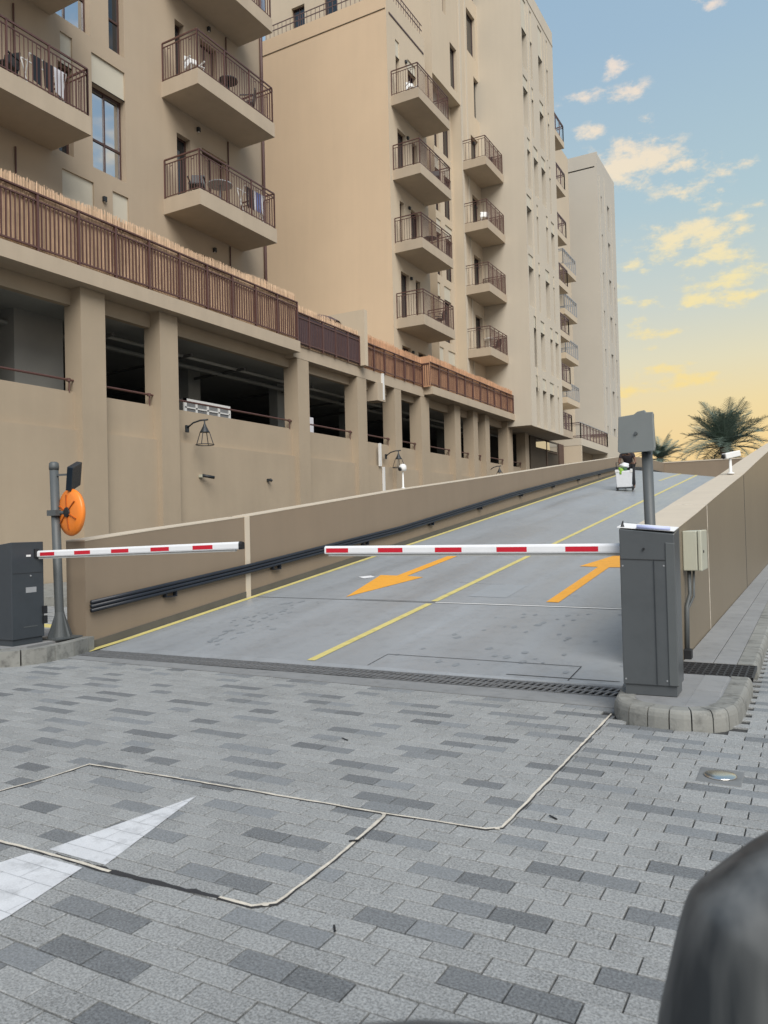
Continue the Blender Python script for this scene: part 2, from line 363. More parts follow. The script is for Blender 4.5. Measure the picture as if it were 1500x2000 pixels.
for j in range(-2, rows):
    ya = 2.008+PH*(j-11); yb = ya+PH
    if ya < .75: continue
    dark = ((j-11) % 2 == 1) or False
    # the far edge of dark rows falls on 2.008 + .19 k
    dark = (round((yb-2.008)/PH) % 2 == 0)
    k2 = round((yb-2.008)/PH)//2 + 1
    if dark:
        sft = seq[k2] if 0 <= k2 < 8 else rr.choice([0, 1, 2, 3])
        ph = -.551
    else: sft = None; ph = -.551+PW*.5
    xa_lim, xb_lim = -9.1, 5.8
    for i in range(-80, 60):
        xa = ph+i*PW; xb = xa+PW; cx, cy = xa+PW/2, ya+PH/2
        if cx < -15.1 or cx > 3.6: continue
        if yb > 5.26 and -7.25 < cx < -.385: continue
        if cy > 5.3 and cx < -7: 
            if cy > 12.5: continue
        if cy > 22: continue
        if cx > 1.6+.25*cy: continue
        if cx < -2.2-1.9*cy and cy < 5: continue
        if in_poly(cx, cy, polyR) or in_poly(cx, cy, polyL): continue
        isd = False
        if dark:
            q = (i-{0: -4, 1: -3, 2: -2, 3: -1}[(4-sft) % 4]) if False else (i+sft-1)
            isd = (q % 4) in (0, 1)
            if rr.random() < (.06 if cx > -3 else .22): isd = False
        elif rr.random() < .012: isd = True
        fwd = fw.x*cx+fw.y*cy; lat = rh.x*cx+rh.y*cy
        vis = fwd > .9 and abs(lat) < fwd*.53
        score = (cy*cy+cx*cx) if vis else 1e9
        cells.append((score, xa, ya, isd))
cells.sort(key=lambda c: c[0])
for s_, xa, ya, isd in cells[:296]:
    o = link('paver', mesh_pd if isd else mesh_pl, pav, (xa, ya, rr.uniform(-.0015, .0012)), (rr.gauss(0, .003), rr.gauss(0, .003), rr.gauss(0, .0035)))
for flag, src, mt in ((False, bl, PAVL), (True, bd, PAVD)):
    b = MB()
    for s_, xa, ya, isd in cells[296:]:
        if isd != flag: continue
        dz = rr.uniform(-.0015, .0012); tz = rr.gauss(0, .006)
        b.add([(xa+x, ya+y, z+dz+tz*(y-.05)) for x, y, z in src.v], src.f)
    tag(part('pavers', b, mt, pav), kind='stuff')
def ribbon(mb, pts, w, zf, dz=.004, n=1):
    pts = [Vector((p[0], p[1], 0)) for p in pts]; L = []; R_ = []
    for i, p in enumerate(pts):
        t = (pts[min(i+1, len(pts)-1)]-pts[max(i-1, 0)]).normalized(); q = Vector((-t.y, t.x, 0))
        ww = w[i] if isinstance(w, list) else w
        a, b = p+q*ww/2, p-q*ww/2; L.append((a.x, a.y, zf(a.x, a.y)+dz)); R_.append((b.x, b.y, zf(b.x, b.y)+dz))
    for i in range(len(pts)-1): mb.quad(L[i], L[i+1], R_[i+1], R_[i])
def dens(pts, step=.06, jit=.0):
    out = []
    for a, b in zip(pts, pts[1:]):
        L = math.dist(a, b); n = max(1, int(L/step))
        for k in range(n): out.append((a[0]+(b[0]-a[0])*k/n+rr.gauss(0, jit), a[1]+(b[1]-a[1])*k/n+rr.gauss(0, jit)))
    out.append(pts[-1]); return out
zflat = lambda x, y: 0
loop1 = [(-3.60,2.0),(-3.47,2.60),(-3.458,2.88),(-2.85,2.908),(-1.659,2.937),(-1.20,2.965),(-1.146,3.01),(-1.148,3.452),(-1.162,5.08)]
loop2 = [(-3.3,1.985),(-2.68,2.005),(-2.30,1.999)]; loop2b = [(-1.80,2.025),(-1.66,2.028),(-1.60,2.08),(-1.603,2.398),(-1.645,2.90),(-1.659,2.937)]
for lp in (loop1, loop2, loop2b):
    p = dens(lp, .05, .0012); b = MB(); ribbon(b, p, [rr.uniform(.009, .017) for _ in p], zflat, .0030); part('sealant_line', b, SEAL, pav)
    b = MB(); q = [(x+.004, y-.004) for x, y in p]; ribbon(b, q, [rr.uniform(.012, .026) for _ in q], zflat, .0014); part('saw_cut', b, DRK, pav)
b = MB(); p = dens([(-2.62,2.004),(-2.2,2.003),(-1.85,2.02),(-1.72,2.028)], .03, .002); ribbon(b, p, [rr.uniform(.016, .034) for _ in p], zflat, .0022); part('open_saw_cut', b, DRK, pav)
for cx, cy, s_ in ((-1.157, 2.982, .016), (-1.625, 2.052, .018), (-1.66, 2.93, .014)):
    b = MB(); b.add([(cx+s_*math.cos(a)*rr.uniform(.6, 1.1), cy+s_*.7*math.sin(a)*rr.uniform(.6, 1.1), .0042) for a in [k*math.pi/5 for k in range(10)]], [tuple(range(10))]); part('sealant_blob', b, SEAL, pav)
b = MB(); b.add([(-2.57,2.753,.0026),(-2.36,2.03,.0026),(-2.395,2.03,.0026),(-2.684,2.03,.0026)], [(0,1,2,3)])
b.add([(-2.722,1.975,.0026),(-2.42,1.975,.0026),(-2.34,1.62,.0026),(-2.31,1.2,.0026),(-2.95,1.1,.0026)], [(0,1,2,3,4)])
part('painted_arrow', b, mat('worn_white_paint', (.60, .61, .62), .7, .08, 8, dirt=.35, speck=.12, speck_scale=200), pav)
ARW = [[(-2.57,2.753),(-2.36,2.03),(-2.684,2.03)], [(-2.722,1.975),(-2.42,1.975),(-2.34,1.62),(-2.31,1.2),(-2.95,1.1)]]
b = MB()
for poly in ARW:
    for j in range(-12, 24):
        yb = 2.008+PH*j; xs_ = [x for x in [-3.2+.004*i for i in range(260)] if in_poly(x, yb, poly)]
        if len(xs_) > 3: b.add([(xs_[0], yb-.0016, .0032), (xs_[-1], yb-.0016, .0032), (xs_[-1], yb+.0016, .0032), (xs_[0], yb+.0016, .0032)], [(0, 1, 2, 3)])
        for i in range(-16, -6):
            xx = -.551+i*PW+(0 if j % 2 == 0 else PW/2)
            if in_poly(xx, yb-.01, poly) and in_poly(xx, yb-.08, poly): b.add([(xx-.0014, yb-PH, .0032), (xx+.0014, yb-PH, .0032), (xx+.0014, yb, .0032), (xx-.0014, yb, .0032)], [(0, 1, 2, 3)])
part('paint_joint', b, mat('paint_joint_grey', (.38, .39, .40), .8, .4, 30), pav)
# little litter on the paving
for x, y in ((-.985, 3.19), (-1.33, 2.02), (-2.43, 3.85), (-1.62, 2.62)):
    b = MB(); a = rr.uniform(0, 3); b.bar((x-.03*math.cos(a), y-.03*math.sin(a)*.4, .005), (x+.03*math.cos(a), y+.03*math.sin(a)*.4, .009), .007, .004)
    tag(part('twig', b, RUB), {0: 'short dark twig lying on a dark paver near the loop corner', 1: 'thin dark stick lying on the nearest pavers at the bottom', 2: 'tiny black scrap on the pavers near the drain', 3: 'little dark twig on the paving right of the loop seam'}[[-.985, -1.33, -2.43, -1.62].index(x)], 'twig')
# flush round uplight
up_ = thing('ground_uplight', 'round stainless flush light in a square grey frame set in the pavers', 'light', ((UPL[0]+UPL[1])/2, (UPL[2]+UPL[3])/2, 0))
b = MB(); b.box(-.10, .10, -.115, .115, -.02, .004); part('frame', b, mat('uplight_frame', (.18, .185, .185), .6, .1, 9, dirt=.3), up_, bevel=.003)
b = MB(); b.lathe([(.072, .0042), (.075, .009), (.068, .013), (.03, .015), (.001, .0155)], 32); part('cover', b, STL, up_, smooth=True)

# concrete apron, drain grates
gy = lambda x: 5.745+(x+1.2)*.028
m = MB(); N_ = 24
for k in range(N_):
    xa, xb = -9.2+(-.95+9.2)*k/N_, -9.2+(-.95+9.2)*(k+1)/N_
    m.hexa([(xa,5.268,-.3),(xb,5.268,-.3),(xb,gy(xb)-.165,-.3),(xa,gy(xa)-.165,-.3),(xa,5.268,-.002),(xb,5.268,-.002),(xb,gy(xb)-.165,-.002),(xa,gy(xa)-.165,-.002)])
tag(part('concrete_apron', m, APR), 'smooth concrete strip between the block paving and the drain', kind='structure')
gr = thing('drain_grate', 'long slotted metal drain grate across the foot of the ramp', 'drain', (-1.22, gy(-1.22), 0), rz=math.atan(.028))
b = MB(); b.box(-6.2, .1, -.16, .16, -.2, -.19); part('channel', b, BLK, gr)
gm = MB(); LN = .5
for yy in (-.155, -.004, .147): gm.box(0, LN, yy, yy+.008, -.010, .002)
for yy in (-.155, .135): gm.box(0, LN, yy, yy+.02, -.010, .0)
gm.box(0, LN, -.012, .012, -.010, .001)
gm.box(0, .008, -.15, .15, -.03, .003)
nb = 9
for row in (0, 1):
    y0, y1 = (-.14, -.012) if row == 0 else (.012, .14)
    for k in range(nb):
        x = .006+k*(LN-.01)/nb
        gm.hexa([(x,y0,-.008),(x+.018,y0,-.008),(x+.043,y1,-.008),(x+.025,y1,-.008),(x,y0,0),(x+.018,y0,0),(x+.043,y1,0),(x+.025,y1,0)])
gme = gm.mesh('grate_section', IRON)
for k in range(12): link('grate_section', gme, gr, (-.5*(k+1)+.03, 0, rr.uniform(-.001, .001)))

# ---------------------------------------------------------------- ramp
m = MB(); xs = [-7.2, -6.75, -5.4, -4.07, -2.7, -1.25, -.95]; ys = [gyv for gyv in ()]
ys = [5.9+i*.5 for i in range(60)]+[35.9, 40, 46, 60]
for a in range(len(xs)-1):
    for c in range(-1, len(ys)-1):
        x0, x1 = xs[a], xs[a+1]
        if c == -1: m.quad((x0, gy(x0)+.163, 0), (x1, gy(x1)+.163, 0), (x1, ys[0], zr(x1, ys[0])), (x0, ys[0], zr(x0, ys[0])))
        else: m.quad((x0, ys[c], zr(x0, ys[c])), (x1, ys[c], zr(x1, ys[c])), (x1, ys[c+1], zr(x1, ys[c+1])), (x0, ys[c+1], zr(x0, ys[c+1])))
rampo = tag(part('ramp', m, RAMP, smooth=True), 'grey concrete two lane ramp climbing between the walls', kind='structure')
def line(name, pts, w, mt, dz=.004, step=.5): 
    b = MB(); ribbon(b, dens(pts, step), w, zr, dz); return part(name, b, mt, rampo)
line('yellow_line', [(-6.77, 5.63), (-6.77, 35)], .095, YEL)
line('yellow_line', [(-4.10, 5.93), (-4.10, 8.50)], .088, YEL); line('yellow_line', [(-4.10, 8.64), (-4.12, 20), (-4.15, 35.2)], .088, YEL)
line('yellow_line', [(-4.95, 30.6), (-4.8, 35.2)], .08, YEL); line('yellow_line', [(-1.45, 9), (-1.5, 35.2)], .07, YEL)
line('expansion_joint', [(-6.80, 8.44), (-5.2, 8.53), (-4.06, 8.56), (-3.1, 8.60), (-1.3, 8.66)], .014, DRK, .003)
line('expansion_joint', [(-5.2, 8.58), (-4.06, 8.61), (-3.1, 8.66), (-1.3, 8.73)], .009, DRK, .003)
line('expansion_joint_strip', [(-4.06, 8.585), (-3.1, 8.63), (-1.3, 8.695)], .040, WPL, .0022)
line('saw_cut', [(-3.48, 6.30), (-1.68, 6.33)], .009, DRK, .003); line('saw_cut', [(-1.68, 6.33), (-1.68, 5.92)], .009, DRK, .003); line('saw_cut', [(-3.48, 6.30), (-3.48, 5.92)], .007, DRK, .003)
line('saw_cut', [(-3.6, 9.83), (-4.3, 9.9)], .006, DRK, .003)
line('saw_cut', [(-1.3, 5.99), (-2.2, 5.965)], .012, DRK, .003)
line('patch', [(-3.55, 9.02), (-3.55, 9.88)], .50, mat('patch_concrete', (.30, .325, .345), .45, .05, 3), .0025)
b = MB(); P3 = lambda x, y, d=.0045: (x, y, zr(x, y)+d)
b.add([P3(-5.40, 8.66), P3(-5.00, 10.18), P3(-5.29, 10.23), P3(-5.29, 12.3), P3(-5.46, 12.3), P3(-5.46, 10.23), P3(-5.74, 10.22)], [(0,1,2,5,6),(2,3,4,5)])
o = part('painted_arrow', b, ORA, rampo); o['label'] = 'orange arrow pointing down the ramp'
b = MB(); b.add([P3(-2.62, 13.4), P3(-2.32, 11.55), P3(-2.60, 11.50), P3(-2.60, 8.87), P3(-2.75, 8.87), P3(-2.76, 11.50), P3(-3.04, 11.52)], [(0,1,2,5,6),(2,3,4,5)])
o = part('painted_arrow', b, ORA, rampo); o['label'] = 'orange arrow pointing up the ramp'
b = MB(); b.add([P3(-6.02, 10.02), P3(-5.87, 9.93), P3(-5.74, 10.05), P3(-5.88, 10.16)], [(0,1,2,3)]); part('white_mark', b, WHT, rampo)
# scuffs and drip marks on the ramp slab
SC = mat('ramp_scuff', (.235, .255, .27), .5, .15, 30)
b = MB()
for k in range(90):
    r_ = random.Random(k)
    if k < 50: t = r_.random(); cx = -5.6+t*.3+r_.gauss(0, .16)-(t*.6); cy = 6.2+t*2.2
    else: cx = -2.4+r_.gauss(0, .5); cy = 6.1+r_.random()*2.3
    s_ = r_.uniform(.012, .042); a0 = r_.random()*6
    b.add([P3(cx+s_*math.cos(a)*r_.uniform(.5, 1.2), cy+s_*1.6*math.sin(a)*r_.uniform(.5, 1.2), .0025) for a in [a0+q*math.pi/4 for q in range(8)]], [tuple(range(8))])
tag(part('scuff_marks', b, SC, rampo), kind='stuff')

# ---------------------------------------------------------------- ramp walls
def interp(T, y):
    if y <= T[0][0]: return T[0][1]
    for (a, p), (c, q) in zip(T, T[1:]):
        if y <= c: return p+(q-p)*(y-a)/(c-a)
    return T[-1][1]
LT = [(5.69,1.175),(6.69,1.275),(8.35,1.428),(10.5,1.664),(13.1,1.95),(16,2.235),(19.43,2.577),(24.3,3.079),(32.6,3.90),(37,4.20),(44,4.36)]
RT = [(6.45,1.17),(7.76,1.305),(9.27,1.472),(11.1,1.670),(13.9,1.965),(17.4,2.37),(23.4,3.05),(33,4.12),(44,4.5)]
def wallseg(mb, x0, x1, y0, y1, top, base, cap=None):
    ys_ = [y0]+[t[0] for t in top if y0 < t[0] < y1]+[y1]
    for a, c in zip(ys_, ys_[1:]):
        za, zc = interp(top, a), interp(top, c); ba, bc = (base(a), base(c)) if base else (0, 0)
        if cap is not None:
            mb.hexa([(x0-.004,a,za),(x1+.004,a,za),(x1+.004,c,zc),(x0-.004,c,zc),(x0-.004,a,za+cap),(x1+.004,a,za+cap),(x1+.004,c,zc+cap),(x0-.004,c,zc+cap)])
        else:
            mb.hexa([(x0,a,ba),(x1,a,ba),(x1,c,bc),(x0,c,bc),(x0,a,za),(x1,a,za),(x1,c,zc),(x0,c,zc)])
lw = thing('ramp_wall', 'brown painted parapet wall along the left side of the ramp', 'wall', (0, 0, 0))
for a, c in ((5.69, 8.375), (8.475, 44.2)):
    b = MB(); wallseg(b, -7.15, -6.85, a, c, LT, lambda y: -.1); part('wall_section', b, RWALL, lw)
    b = MB(); wallseg(b, -7.15, -6.85, a, c, LT, None, .012); part('coping', b, COPE, lw)
b = MB(); wallseg(b, -7.14, -6.838, 8.375, 8.475, LT, lambda y: -.1); part('joint_cover', b, COPE, lw)
for a, c in ((5.70, 8.37), (8.48, 44)):
    b = MB(); ys_ = [a+(c-a)*k/12 for k in range(13)]
    for p, q in zip(ys_, ys_[1:]):
        b.hexa([(-6.849,p,zr(-6.8,p)-.05),(-6.835,p,zr(-6.8,p)-.05),(-6.835,q,zr(-6.8,q)-.05),(-6.849,q,zr(-6.8,q)-.05),(-6.849,p,zr(-6.8,p)+.085),(-6.835,p,zr(-6.8,p)+.085),(-6.835,q,zr(-6.8,q)+.085),(-6.849,q,zr(-6.8,q)+.085)])
    part('skirting', b, SKIRT, lw)
pr = thing('pipe_run', 'three black pipes clipped one above another along the left ramp wall', 'pipes', (-6.8, 5.7, .4))
PB = [(5.72,.405),(8.5,.665),(12.97,1.135),(19.4,1.965),(25,2.60),(31.7,3.32),(37,3.62),(43.5,3.70)]
for k, off in enumerate((.020, .064, .108)):
    b = MB(); pts = [(0.0-.0, y-5.7, interp(PB, y)+off-.4) for y in [5.72+i*.9 for i in range(43)]]
    b.tube(pts, .0225, 8); part('pipe', b, PIPE, pr, smooth=True)
for y in (6.9, 9.02, 11.6, 14.3, 17, 20, 23, 26, 29):
    b = MB(); z = interp(PB, y)-.4
    b.box(-.045, .02, y-5.7-.09, y-5.7-.08, z-.045, z+.02); b.box(-.045, .02, y-5.7+.08, y-5.7+.09, z-.045, z+.03); b.box(-.045, .02, y-5.7-.09, y-5.7+.09, z-.05, z-.042)
    part('bracket', b, PIPE, pr)
rw = thing('ramp_wall', 'tall brown panelled wall along the right side of the ramp beside the sidewalk', 'wall', (0, 0, 0))
for a, c in ((6.45, 8.615), (8.635, 13.96), (14.0, 44.2)):
    b = MB(); wallseg(b, -1.30, -.93, a, c, RT, lambda y: -.1); part('wall_section', b, RWALL2, rw)
    b = MB(); wallseg(b, -1.30, -.93, a+.003, c-.003, RT, None, .006); part('coping', b, COPE, rw)
b = MB(); wallseg(b, -1.297, -.927, 8.615, 8.635, [(p, q+.008) for p, q in RT], lambda y: .0); part('joint_sealant', b, SEAL, rw)
b = MB(); wallseg(b, -1.27, -.9275, 13.955, 14.005, [(p, q-.02) for p, q in RT], lambda y: .0); part('joint_gap', b, DRK, rw)
ew = MB(); ew.box(-7.15, -.93, 44.2, 44.5, 2.0, 4.36)
ewt = thing('end_wall', 'low tan wall closing the view across the top of the ramp', 'wall', (0, 0, 0)); part('wall_section', ew, RWALL, ewt)
b = MB(); b.box(-7.2, -.9, 44.18, 44.52, 4.36, 4.42); part('coping', b, COPE, ewt)
m = MB(); m.box(-60, 60, 46, 400, -.4, 3.2)
tag(part('upper_ground', m, GRND), 'raised ground behind the end wall where the palms stand', kind='structure')

# ---------------------------------------------------------------- kerbs, island tops
def kerb_run(parent, poly, zt, width, maxlen, inward):
    # poly: outer line; stones follow it
    pts = [Vector(p) for p in poly]
    segs = []
    L = [0]
    for a, c in zip(pts, pts[1:]): L.append(L[-1]+(c-a).length)
    def at(s):
        for i in range(len(pts)-1):
            if s <= L[i+1]+1e-9: return pts[i]+(pts[i+1]-pts[i])*((s-L[i])/(L[i+1]-L[i]))
        return pts[-1]
    def nrm(s):
        t = (at(min(s+.06, L[-1]))-at(max(s-.06, 0))).normalized(); return Vector((t.y, -t.x))*inward
    s = 0
    while s < L[-1]-.02:
        e = min(s+maxlen(at(s)), L[-1]); b = MB(); g = .004
        ss = [s+g+(e-s-2*g)*k/3 for k in range(4)]; prof = [(0, -.06), (.004, zt*.6), (.010, zt-.022), (.018, zt-.008), (.030, zt), (width, zt), (width, -.06)]
        rings = [[(at(q).x+nrm(q).x*d, at(q).y+nrm(q).y*d, z+rr.uniform(-.0006, .0006)) for d, z in prof] for q in ss]
        n = len(prof); vs = [p for R_ in rings for p in R_]
        fs = [(i*n+k, i*n+(k+1) % n, (i+1)*n+(k+1) % n, (i+1)*n+k) for i in range(3) for k in range(n)]+[tuple(range(n)), tuple(range(3*n, 4*n))]
        b.add(vs, fs); part('kerb_stone', b, KERB, parent); s = e
ki = thing('sidewalk', 'raised strip with rounded kerb nose carrying the right barrier box', 'kerb'); del ki['category']; ki['kind'] = 'structure'
kerb_run(ki, ISL_R, .115, .13, lambda p: .13 if p.y < 5.3 else .36, -1)
kerb_run(ki, [(-.385, 6.0), (-.385, 6.05)], .115, .14, lambda p: .5, -1)
kerb_run(ki, [(-.385, 6.58), (-.385, 9), (-.392, 16), (-.40, 40)], .115, .14, lambda p: .8, -1)
P_ = [(-.92,5.3),(-.56,5.3),(-.56,40),(-.92,40)]; b = MB(); b.prism([(x, y, -.05) for x, y in P_], [(x, y, .098) for x, y in P_])
part('bedding', b, GROUT, ki)
b = MB(); P_ = [(-1.10,5.5),(-1.085,5.13),(-1.03,5.0),(-.95,4.935),(-.84,4.895),(-.70,4.885),(-.59,4.93),(-.51,5.01),(-.465,5.14),(-.45,5.4),(-.45,6.05),(-1.1,6.05)]; b.prism([(x, y, .0) for x, y in P_], [(x, y, .109) for x, y in P_]); part('mortar_bed', b, SLB, ki)
b = MB(); b.add([(x, y, .111) for x, y in [(-1.05,5.55),(-1.03,5.16),(-.97,5.03),(-.86,4.975),(-.71,4.965),(-.71,6.05),(-1.05,6.05)]], [tuple(range(7))]); part('island_concrete', b, SLB, ki)
def slab_part(x0, x1, y0, y1, z=.113, tilt=0):
    b = MB(); g = .003; b.box(x0+g, x1-g, y0+g, y1-g, z-.05, z); part('paving_slab', b, SLB, ki, bevel=.003)
slab_part(-.705, -.535, 5.02, 5.50); slab_part(-.705, -.535, 5.50, 6.05)
yy = 6.58
while yy < 22:
    slab_part(-.70, -.528, yy, yy+.8); slab_part(-.926, -.70, yy+.3, yy+1.1); yy += .8
slab_part(-.926, -.70, 6.58, 6.88)
sd_ = thing('sidewalk_drain', 'small black grid drain cut across the sidewalk behind the barrier box', 'drain', (-.62, 6.315, 0))
b = MB(); b.box(-.31, .235, -.25, .25, -.04, -.03); part('channel', b, BLK, sd_)
b = MB()
for k in range(12): b.box(-.30+k*.0475, -.288+k*.0475, -.25, .25, .085, .110)
for k in range(7): b.box(-.30, .232, -.25+k*.08, -.238+k*.08, .080, .112)
part('grid', b, IROND, sd_)
kl = thing('sidewalk', 'raised kerbed island at the left edge carrying the left barrier box', 'kerb'); del kl['category']; kl['kind'] = 'structure'
kerb_run(kl, ISL_L, .15, .14, lambda p: .42 if p.x < -7 else .26, 1)
b = MB(); b.prism([(-9.2,4.6,-.05),(-7.3,4.68,-.05),(-6.95,4.85,-.05),(-6.88,5.0,-.05),(-6.98,5.68,-.05),(-7.15,6.0,-.05),(-9.2,6.0,-.05)], [(-9.2,4.5,.147),(-7.3,4.62,.147),(-6.98,4.78,.147),(-6.86,4.98,.147),(-6.95,5.68,.147),(-7.15,6.0,.147),(-9.2,6.0,.147)]); part('island_concrete', b, SLB, kl)
# kerb and yellow patch beyond, seen through the gap behind the left box
b = MB(); b.box(-15.1, -7.3, 9.0, 9.15, -.05, .16); b.box(-15.2, -7.3, 9.15, 12, -.05, .15)
tag(part('back_kerb', b, KERB), 'low dark kerb and walkway between the ramp wall and the car park', kind='structure')
b = MB(); b.box(-9.9, -8.6, 6.9, 7.15, -.01, .004); tag(part('yellow_marking', b, YEL), 'short yellow floor marking behind the left barrier box', kind='structure')

# ---------------------------------------------------------------- barriers
def barrier_arm(parent, x0, x1, y, z0, z1, reds, rubber):
    """x0 is the hinge end"""
    a, c = (x0, x1) if x0 < x1 else (x1, x0)
    def zc(x): return z0+(z1-z0)*(x-x0)/(x1-x0)
    h = .036; d = .022
    b = MB(); prof = [(-d, -h*.8), (-d-.004, -h*.5), (-d-.004, h*.5), (-d, h*.8), (-d*.4, h), (d*.4, h), (d, h*.8), (d, -h*.8)]
    b.prism([(a, y+p, zc(a)+q) for p, q in prof], [(c, y+p, zc(c)+q) for p, q in prof]); arm = part('arm', b, ALU, parent)
    b = MB(); b.box(a+.03, c-.03, y-.010, y+.010, -1, 0); 
    b = MB(); b.hexa([(a+.03,y-.012,zc(a)-h-.012),(c-.05,y-.012,zc(c)-h-.012),(c-.05,y+.012,zc(c)-h-.012),(a+.03,y+.012,zc(a)-h-.012),(a+.03,y-.012,zc(a)-h*.8),(c-.05,y-.012,zc(c)-h*.8),(c-.05,y+.012,zc(c)-h*.8),(a+.03,y+.012,zc(a)-h*.8)])
    part('rubber_edge', b, ALUG, arm)
    for p, q in reds:
        b = MB(); yf = y-d-.0045; b.hexa([(p,yf,zc(p)-h*.5),(q,yf,zc(q)-h*.5),(q,yf+.003,zc(q)-h*.5),(p,yf+.003,zc(p)-h*.5),(p,yf,zc(p)+h*.5),(q,yf,zc(q)+h*.5),(q,yf+.003,zc(q)+h*.5),(p,yf+.003,zc(p)+h*.5)])
        part('red_reflector', b, RED, arm)
    if rubber:
        b = MB(); s_ = 1 if x1 > x0 else -1; b.prism([(x1, y+p*1.1, zc(x1)+q*1.1) for p, q in prof], [(x1+s_*.03, y+p*.9, zc(x1)+q*.9) for p, q in prof]); part('end_cap', b, RUB, arm)
bR = thing('barrier_gate', 'right parking barrier, tall dark grey box with its striped arm lowered leftwards', 'barrier', (-.93, 5.3, .115))
ox, oy, oz = -.93, 5.3, .115
b = MB(); x0, x1, y0, y1 = -1.103-ox, -.762-ox, 5.19-oy, 5.44-oy
zl, zr_ = 1.205-oz, 1.165-oz
b.hexa([(x0,y0,.065),(x1,y0+.02,.065),(x1,y1,.065),(x0,y1,.065),(x0,y0,zl-.006),(x1,y0+.02,zr_-.006),(x1,y1,zr_+.035),(x0,y1,zl+.035)])
part('cabinet', b, CAB, bR, bevel=.006)
b = MB(); b.hexa([(x0+.012,y0+.012,0),(x1-.012,y0+.03,0),(x1-.012,y1-.012,0),(x0+.012,y1-.012,0),(x0+.012,y0+.012,.066),(x1-.012,y0+.03,.066),(x1-.012,y1-.012,.066),(x0+.012,y1-.012,.066)]); part('plinth', b, CAB, bR)
b = MB(); b.hexa([(x0+.003,y0-.004,.885),(x1-.055,y0+.012,.875),(x1-.055,y0+.02,.875),(x0+.003,y0+.004,.885),(x0+.003,y0-.004,.888),(x1-.055,y0+.012,.878),(x1-.055,y0+.02,.878),(x0+.003,y0+.004,.888)]); part('seam', b, DRK, bR)
b = MB(); b.tube([(-.02, y0-.006, .95), (-.02, y0+.02, .95)], .007, 12); part('lock', b, RUB, bR)
b = MB(); b.hexa([(x1-.055,y0+.008,.07),(x1+.001,y0+.012,.07),(x1+.001,y0+.03,.07),(x1-.055,y0+.03,.07),(x1-.055,y0+.008,.99),(x1+.001,y0+.012,.985),(x1+.001,y0+.03,.985),(x1-.055,y0+.03,.99)]); part('corner_trim', b, POLE, bR, bevel=.004)
b = MB(); b.hexa([(.040,y0+.004,.07),(.042,y0+.004,.07),(.042,y0+.02,.07),(.040,y0+.02,.07),(.040,y0+.004,.875),(.042,y0+.004,.875),(.042,y0+.02,.875),(.040,y0+.02,.875)]); part('door_seam', b, CABD, bR)
for px_, pz_ in ((-.155, .84), (-.155, .10), (.10, .84), (.10, .10)):
    b = MB(); b.tube([(px_, y0-.002+(px_+.17)*.055, pz_), (px_, y0+.02, pz_)], .0055, 8); part('screw', b, LABL, bR)
hb = MB(); hb.box(-1.125-ox, -1.10-ox, 5.33-oy, 5.385-oy, .90, 1.0); part('arm_hub', hb, CABD, bR, bevel=.005)
k = 5.36/5.2; reds = [(a*k, c*k) for a, c in ((-3.404,-3.196),(-2.926,-2.711),(-2.44,-2.225),(-1.956,-1.732),(-1.46,-1.238))]
hold = MB()
armp = bpy.data.objects.new('tmp', None)
def arm_under(parent, *a):
    before = set(COL.objects); barrier_arm(parent, *a)
    for o in set(COL.objects)-before:
        if o.parent == parent:
            o.location = -Vector(parent.location)
arm_under(bR, -1.06, -3.525, 5.36, 1.062, 1.066, reds, False)
# clipboard and papers on top
cp = thing('clipboard', 'clipboard with papers lying on top of the right barrier box', 'clipboard', (-.93, 5.28, 1.197))
b = MB(); b.hexa([(-.185,-.09,.010),(.17,-.075,-.022),(.17,.13,.0),(-.185,.13,.036),(-.185,-.09,.014),(.17,-.075,-.018),(.17,.13,.004),(-.185,.13,.040)]); part('board', b, PAPER, cp)
b = MB(); b.tube([(-.155, -.06, .015), (-.155, -.06, .032), (-.150, -.06, .055)], [.013, .008, .003], 8); part('clip', b, RUB, cp)
b = MB(); b.tube([(-.06, -.085, .014), (.145, -.07, -.005)], .013, 10); part('paper_roll', b, LILA, cp, smooth=True)
bL = thing('barrier_gate', 'left parking barrier, dark box at the frame edge with striped arm reaching right', 'barrier', (-7.15, 5.08, .15))
ox, oy, oz = -7.15, 5.08, .15
b = MB(); b.hexa([(-.22,-.19,.06),(.19,-.19,.06),(.19,.18,.06),(-.22,.18,.06),(-.22,-.19,.99),(.19,-.19,1.035),(.19,.18,1.035),(-.22,.18,.99)]); part('cabinet', b, CABD, bL, bevel=.006)
b = MB(); b.box(-.21, .175, -.175, .165, 0, .062); part('plinth', b, CABD, bL)
b = MB(); b.box(.189, .1935, -.175, .165, .72, .723); part('seam', b, DRK, bL)
b = MB(); b.box(.189, .194, -.02, .03, .885, .905); part('lock_plate', b, PAPER, bL)
b = MB(); b.box(.189, .193, -.03, .09, .52, .575); part('label_plate', b, LABL, bL)
b = MB(); b.tube([(.188, .025, .69), (.198, .025, .69)], .008, 10); part('lock', b, LABL, bL)
b = MB(); b.box(.186, .215, .155, .20, .29, .37); b.box(.186, .215, .155, .20, .19, .27); part('hinge', b, RUB, bL)
# small embossed plate line near the foot of the cabinet
b = MB()
for i in range(9): b.box(.189, .1925, -.06+i*.018, -.047+i*.018, .17, .182)
part('embossed_text', b, POLE, bL)
b = MB(); b.box(-6.97-ox, -6.945-ox, 5.15-oy, 5.2-oy, .87, .96); part('arm_hub', b, RUB, bL)
k = 5.2/5.2; arm_under(bL, -6.97, -4.30, 5.2, 1.055, 1.117, [(-6.90,-6.68),(-6.384,-6.155),(-5.863,-5.629),(-5.343,-5.112),(-4.826,-4.593)], True)

